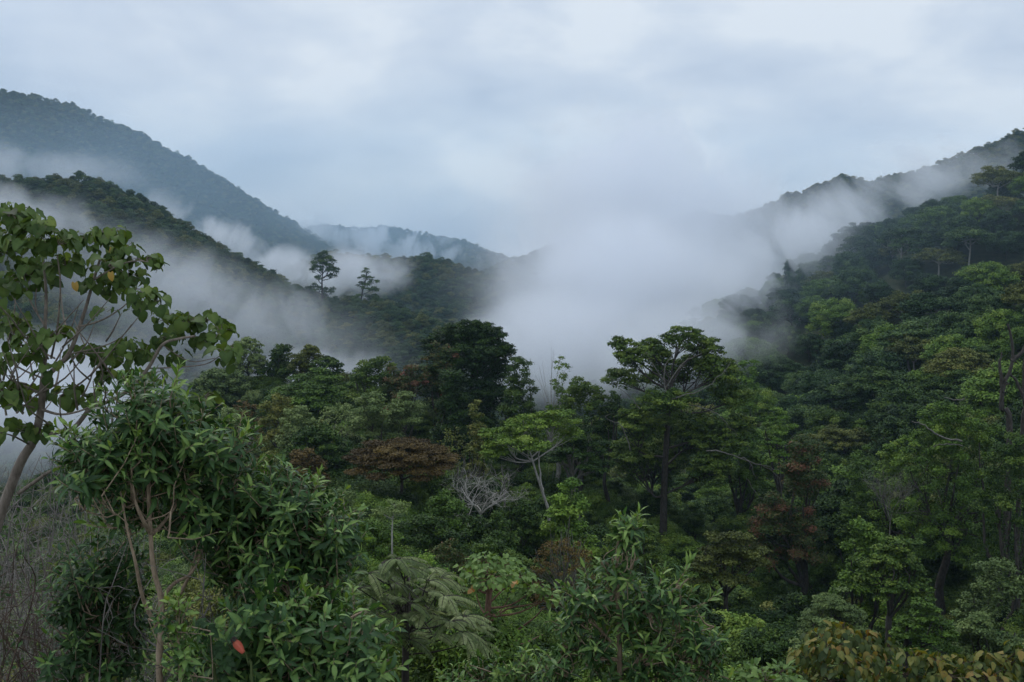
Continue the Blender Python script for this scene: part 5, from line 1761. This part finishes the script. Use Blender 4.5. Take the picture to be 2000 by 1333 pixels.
def build_near():
    BARK['tanbranch'] = bark_mat('bark_tan_grey', (0.10, 0.082, 0.064), (0.25, 0.21, 0.17), 9.0)
    BARK['twig'] = bark_mat('bark_dry_twig', (0.035, 0.03, 0.026), (0.30, 0.27, 0.24), 3.0)
    BARK['browntwig'] = bark_mat('bark_brown_twig', (0.03, 0.020, 0.014), (0.12, 0.082, 0.06), 3.0)
    BARK['green'] = bark_mat('bark_green', (0.05, 0.07, 0.025), (0.09, 0.12, 0.04), 9.0)
    heart_tree()
    # leafy shrub left with pinkish stems
    laurel('laurel_shrub', 'shrub', 'tall glossy green shrub with a pinkish tan trunk at the lower left', 8.0,
           [[(312, 1333), (314, 1240), (314, 1168), (300, 1112), (294, 1040), (290, 956), (288, 880), (292, 800)],
            [(308, 1228), (280, 1172, -.1), (264, 1096, -.2), (248, 1032, -.2), (235, 960, -.2)],
            [(314, 1172), (340, 1140, .3), (375, 1118, .4), (400, 1060, .5), (420, 980, .5)],
            [(296, 1045), (320, 1020, .2), (345, 985, .3), (370, 930, .3)],
            [(294, 1042), (276, 1010, -.2), (262, 970, -.2), (255, 900, -.3)],
            [(352, 1160, .6), (372, 1120, .7), (384, 1080, .7), (404, 1024, .8)]],
           [(290, 800, 70, 50, 0, 0.45, 26), (240, 860, 95, 55, 0, 0.5, 34), (350, 850, 95, 50, 0.2, 0.5, 34), (430, 880, 60, 40, 0.3, 0.4, 18), (200, 920, 70, 50, -0.1, 0.5, 22),
            (300, 900, 120, 60, 0.3, 0.6, 40), (400, 950, 90, 60, 0.5, 0.5, 32), (250, 980, 70, 50, 0.3, 0.5, 16), (170, 880, 50, 35, 0, 0.3, 12), (420, 1020, 70, 50, 0.6, 0.4, 18), (350, 1010, 60, 40, 0.8, 0.3, 14)],
           specials=[(490, 850, 0.2, 0.9, 0.5, 0.34, 0.85, 14), (232, 735, 0, 0.2, 1, 0.3, 0.5, 14), (355, 712, -0.1, 0.4, 0.9, 0.32, 0.72, 14), (300, 726, 0, 0.1, 1, 0.3, 0.6, 14), (150, 1028, -0.2, -0.9, 0.1, 0.3, 0.8, 8), (430, 1058, -0.3, 0.9, 0.0, 0.45, 0.78, 12), (120, 905, 0, -0.9, 0.25, 0.3, 0.5, 10)])
    laurel('laurel_shrub', 'shrub', 'glossy green shrub with upright bright shoot tips right of the tan trunk', 8.6,
           [[(560, 1340), (562, 1250), (562, 1180), (566, 1100), (580, 1020), (600, 960)],
            [(562, 1200), (530, 1130), (505, 1060), (490, 990)],
            [(562, 1180), (610, 1120), (650, 1070), (690, 1040)]],
           [(500, 955, 60, 36, 0.1, 0.4, 18), (575, 970, 50, 30, 0, 0.4, 14), (660, 1035, 50, 30, 0, 0.4, 14), (430, 1070, 60, 50, 0.3, 0.5, 22), (540, 990, 80, 45, 0, 0.5, 30), (600, 1020, 70, 45, 0, 0.5, 26), (490, 1000, 60, 50, 0.2, 0.5, 22), (560, 1080, 100, 55, 0, 0.6, 38), (640, 1080, 60, 40, 0, 0.4, 20), (480, 1100, 70, 60, 0.2, 0.5, 26), (620, 1160, 70, 50, 0.2, 0.5, 22), (540, 1170, 80, 50, 0.3, 0.5, 26)],
           specials=[(630, 920, 0, 0.45, 1, 0.34, 0.84, 15), (560, 940, 0, 0.1, 1, 0.3, 0.6, 14), (700, 1068, 0, 0.9, 0.25, 0.34, 0.4, 12)])
    laurel('laurel_shrub', 'shrub', 'dark glossy undershrub left of the tan trunk', 8.8,
           [[(215, 1340), (212, 1260), (205, 1180), (195, 1110)], [(212, 1260), (170, 1200), (150, 1150)]],
           [(200, 1110, 75, 45, 0, 0.5, 26), (170, 1180, 70, 50, 0, 0.5, 26), (240, 1180, 60, 50, 0.2, 0.5, 22), (160, 1260, 60, 50, 0, 0.5, 22), (220, 1280, 70, 50, 0, 0.5, 22)], base_tint=0.32)
    laurel('laurel_shrub', 'shrub', 'broad leafy green shrub along the bottom edge below the bright shoots', 7.4,
           [[(540, 1345), (535, 1300), (528, 1240), (520, 1180)], [(535, 1300), (600, 1260), (680, 1210), (720, 1190)], [(535, 1310), (480, 1270), (440, 1230)]],
           [(520, 1200, 70, 45, 0, 0.4, 22), (600, 1240, 80, 45, 0, 0.5, 28), (690, 1250, 70, 45, 0, 0.4, 22), (640, 1310, 90, 40, 0, 0.5, 26), (480, 1280, 60, 45, 0, 0.4, 18), (550, 1310, 70, 40, 0, 0.5, 20), (720, 1310, 60, 40, 0, 0.4, 16), (400, 1310, 60, 40, 0.4, 0.4, 16)], base_tint=0.46, leafL=0.16, leafW=0.052)
    laurel('laurel_sapling', 'sapling', 'bright yellow green leafy sapling in front of the tan trunk', 6.8,
           [[(352, 1345), (350, 1290), (346, 1230), (344, 1190)]],
           [(350, 1290, 28, 40, 0, 0.15, 7), (345, 1220, 26, 26, 0, 0.15, 4)],
           specials=[(322, 1172, 0, -0.6, 0.9, 0.16, 0.86, 10), (348, 1160, 0, 0.05, 1, 0.17, 0.86, 10), (372, 1176, 0, 0.5, 0.9, 0.15, 0.86, 9)], leafL=0.10, leafW=0.042, base_tint=0.6, yellow=0.0, stem_w=0.012)
    flower_plant()
    laurel('laurel_shrub', 'shrub', 'low bright leafy shrub at the bottom edge between the feathery shrub and the leader shrub', 9.8,
           [[(1000, 1350), (1000, 1325), (1004, 1290)], [(1000, 1330), (950, 1310), (920, 1300)], [(1000, 1330), (1050, 1310)]],
           [(1000, 1300, 40, 24, 0, 0.3, 14), (940, 1320, 40, 20, 0, 0.3, 14), (1050, 1320, 36, 20, 0, 0.3, 12), (890, 1330, 36, 16, 0.2, 0.3, 10)], base_tint=0.6, yellow=0.0, leafL=0.12, leafW=0.036, shoot_len=0.26, n_leaf=14, stem_w=0.016)
    laurel('laurel_shrub', 'shrub', 'glossy green shrub with one upright leader at bottom centre', 9.0,
           [[(1210, 1340), (1210, 1270), (1208, 1200), (1204, 1130), (1206, 1070), (1214, 1030)],
            [(1210, 1270), (1160, 1220), (1120, 1190)], [(1209, 1230), (1270, 1190), (1320, 1150), (1345, 1130)], [(1211, 1310), (1290, 1270), (1350, 1240), (1395, 1225)], [(1210, 1290), (1150, 1280), (1100, 1260)], [(1206, 1150), (1180, 1110), (1172, 1090)]],
           [(1222, 1055, 22, 30, 0, 0.12, 9), (1205, 1110, 34, 24, 0, 0.2, 10), (1275, 1160, 40, 24, 0, 0.3, 11), (1150, 1160, 34, 24, 0, 0.3, 9), (1215, 1180, 50, 26, 0.2, 0.4, 14), (1325, 1180, 34, 24, 0, 0.3, 9), (1120, 1210, 36, 26, 0, 0.3, 9),
            (1270, 1235, 60, 28, 0, 0.4, 15), (1160, 1250, 50, 28, 0, 0.4, 13), (1360, 1250, 40, 24, 0, 0.3, 10), (1095, 1280, 36, 26, 0, 0.3, 9), (1290, 1300, 70, 26, 0, 0.4, 16), (1190, 1310, 60, 26, 0.2, 0.4, 13), (1385, 1300, 36, 24, 0, 0.3, 8), (1090, 1330, 40, 16, 0, 0.3, 8)],
           specials=[(1252, 998, 0, 0.35, 1, 0.30, 0.86, 16), (1218, 1004, 0, -0.1, 1, 0.28, 0.7, 14), (1352, 1096, 0, 0.5, 0.9, 0.28, 0.66, 13), (1408, 1160, 0, 0.8, 0.6, 0.28, 0.6, 12), (1090, 1140, 0, -0.6, 0.7, 0.28, 0.6, 12), (1300, 1110, 0, 0.3, 1, 0.26, 0.66, 12), (1140, 1110, 0, -0.3, 1, 0.26, 0.6, 12)],
           base_tint=0.47, yellow=0.012, leafL=0.15, leafW=0.038, dens=1.45, shoot_len=0.30, n_leaf=15)
    feathery()
    ovate_cluster_shrub('young_tree', 'tree', 'young light green tree with reddish stem and a few orange leaves', 15.0,
                        [(945, 1340), (950, 1280), (952, 1220), (955, 1160), (960, 1120)],
                        [([(952, 1220), (990, 1190), (1040, 1180), (1075, 1160)], 0.02), ([(950, 1290), (1000, 1240), (1040, 1210), (1060, 1190)], 0.022), ([(948, 1300), (920, 1250), (905, 1200)], 0.018), ([(955, 1160), (930, 1130), (905, 1110)], 0.018),
                         ([(950, 1250), (1010, 1260), (1060, 1240)], 0.016), ([(946, 1320), (985, 1300), (1010, 1250)], 0.016), ([(955, 1180), (995, 1140), (1020, 1125)], 0.016)],
                        [(950, 1100, 40, 18, 0, 60), (985, 1105, 36, 20, 0.4, 50), (915, 1120, 34, 20, 0, 44), (1010, 1130, 36, 20, -0.3, 46), (1045, 1150, 34, 18, 0, 40), (960, 1130, 50, 18, -0.6, 50), (925, 1145, 26, 16, 0.4, 22), (1075, 1165, 22, 12, 0, 18), (1000, 1160, 26, 12, 0.3, 16)],
                        'light', 'red', 0.105, 0.075, 0.50, 0.1, OVATE, 0.5, special=[(922, 1148, 0.99), (1003, 1138, 0.97)], stem_w=0.075)
    # rusty-leaved shrub at the lower right, and its low neighbour
    ovate_cluster_shrub('rusty_leaved_shrub', 'shrub', 'large leaved shrub with rust orange young foliage at the lower right', 11.0,
                        [(1660, 1345), (1658, 1310), (1655, 1270), (1650, 1240)], [],
                        [(1640, 1232, 34, 18, 0, 26), (1600, 1245, 34, 20, 0, 26), (1690, 1250, 40, 22, 0, 30), (1625, 1270, 50, 24, -0.4, 36), (1580, 1280, 40, 24, 0, 28), (1700, 1285, 44, 24, -0.2, 32), (1655, 1300, 60, 26, -0.4, 40), (1570, 1320, 50, 24, 0, 30), (1715, 1320, 50, 24, 0, 30), (1620, 1330, 60, 22, -0.4, 34), (1735, 1262, 22, 18, 0, 12)],
                        'rusty', 'browntwig', 0.115, 0.065, 0.15, 0.17, OVATE, 1.0, stem_w=0.05, tip_red=0.32, mult=1.7)
    ovate_cluster_shrub('rusty_leaved_shrub', 'shrub', 'low shrub with drooping olive and orange leaves in the bottom right corner', 10.5,
                        [(1880, 1350), (1878, 1330), (1875, 1300)], [],
                        [(1790, 1285, 34, 18, 0, 22), (1830, 1290, 40, 18, 0, 26), (1880, 1295, 40, 20, 0, 26), (1930, 1290, 36, 20, 0, 24), (1975, 1300, 40, 22, 0, 28), (1850, 1322, 60, 18, -0.3, 36), (1770, 1318, 40, 20, 0, 22), (1930, 1325, 60, 18, -0.3, 34), (1990, 1270, 22, 16, 0, 10), (1800, 1335, 50, 16, 0, 24)],
                        'rusty', 'browntwig', 0.12, 0.068, 0.15, 0.15, OVATE, 1.0, stem_w=0.04, tip_red=0.30, mult=1.7)
    ovate_cluster_shrub('shrub', 'shrub', 'small leafy green shrub between the leader shrub and the rusty-leaved shrub', 9.5,
                        [(1490, 1350), (1490, 1330), (1488, 1310)], [],
                        [(1470, 1312, 40, 16, 0, 36), (1520, 1316, 40, 16, 0, 34), (1450, 1330, 40, 14, 0, 28), (1540, 1330, 34, 14, 0, 26), (1495, 1330, 40, 14, -0.3, 30)],
                        'light', 'browntwig', 0.10, 0.05, 0.42, 0.12, LANCE, 0.2, stem_w=0.03)
    # dry brush at the left edge
    thicket('tangle of dry grey twigs behind the trunk at the left edge', 12.5, -60, 150, 880, 60, 'twig', 260)
    thicket('lower dark brown tangle of dead stems in the bottom left corner', 10.0, -60, 130, 1060, 60, 'browntwig', 120)
    thicket('pale dry twigs beneath the glossy shrubs around the tan trunk', 9.2, 130, 480, 1080, 34, 'twig', 0)
    thicket('pale tangle of dead stems and vines between the left edge tree and the glossy shrubs', 17.0, -40, 270, 905, 70, 'twig', 0)
# ------------------------------------------------------------------ render settings
def settings():
    S.render.engine = 'CYCLES'
    c = S.cycles
    c.max_bounces = 9
    c.diffuse_bounces = 2
    c.glossy_bounces = 1
    c.transmission_bounces = 2
    c.transparent_max_bounces = 8
    c.volume_bounces = 8
    c.caustics_reflective = False
    c.caustics_refractive = False
    c.volume_step_rate = 1.0
    c.volume_max_steps = 192
    c.use_adaptive_sampling = True
    c.adaptive_threshold = 0.015
    c.use_denoising = True
    try:
        c.denoiser = 'OPENIMAGEDENOISE'
        c.denoising_input_passes = 'RGB_ALBEDO_NORMAL'
        c.denoising_prefilter = 'ACCURATE'
    except Exception:
        pass
    vs = S.view_settings
    vs.view_transform = 'Standard'
    vs.look = 'None'
    vs.exposure = 0.0
    vs.gamma = 1.0
    vs.use_curve_mapping = False


settings()
build_sky()
build_terrain()
build_haze()
build_mist()
FAR, FAR_NG = build_far_forests()
build_mid_trees()
build_kinds()
build_hillside()
build_fill()
build_undergrowth()
build_near()
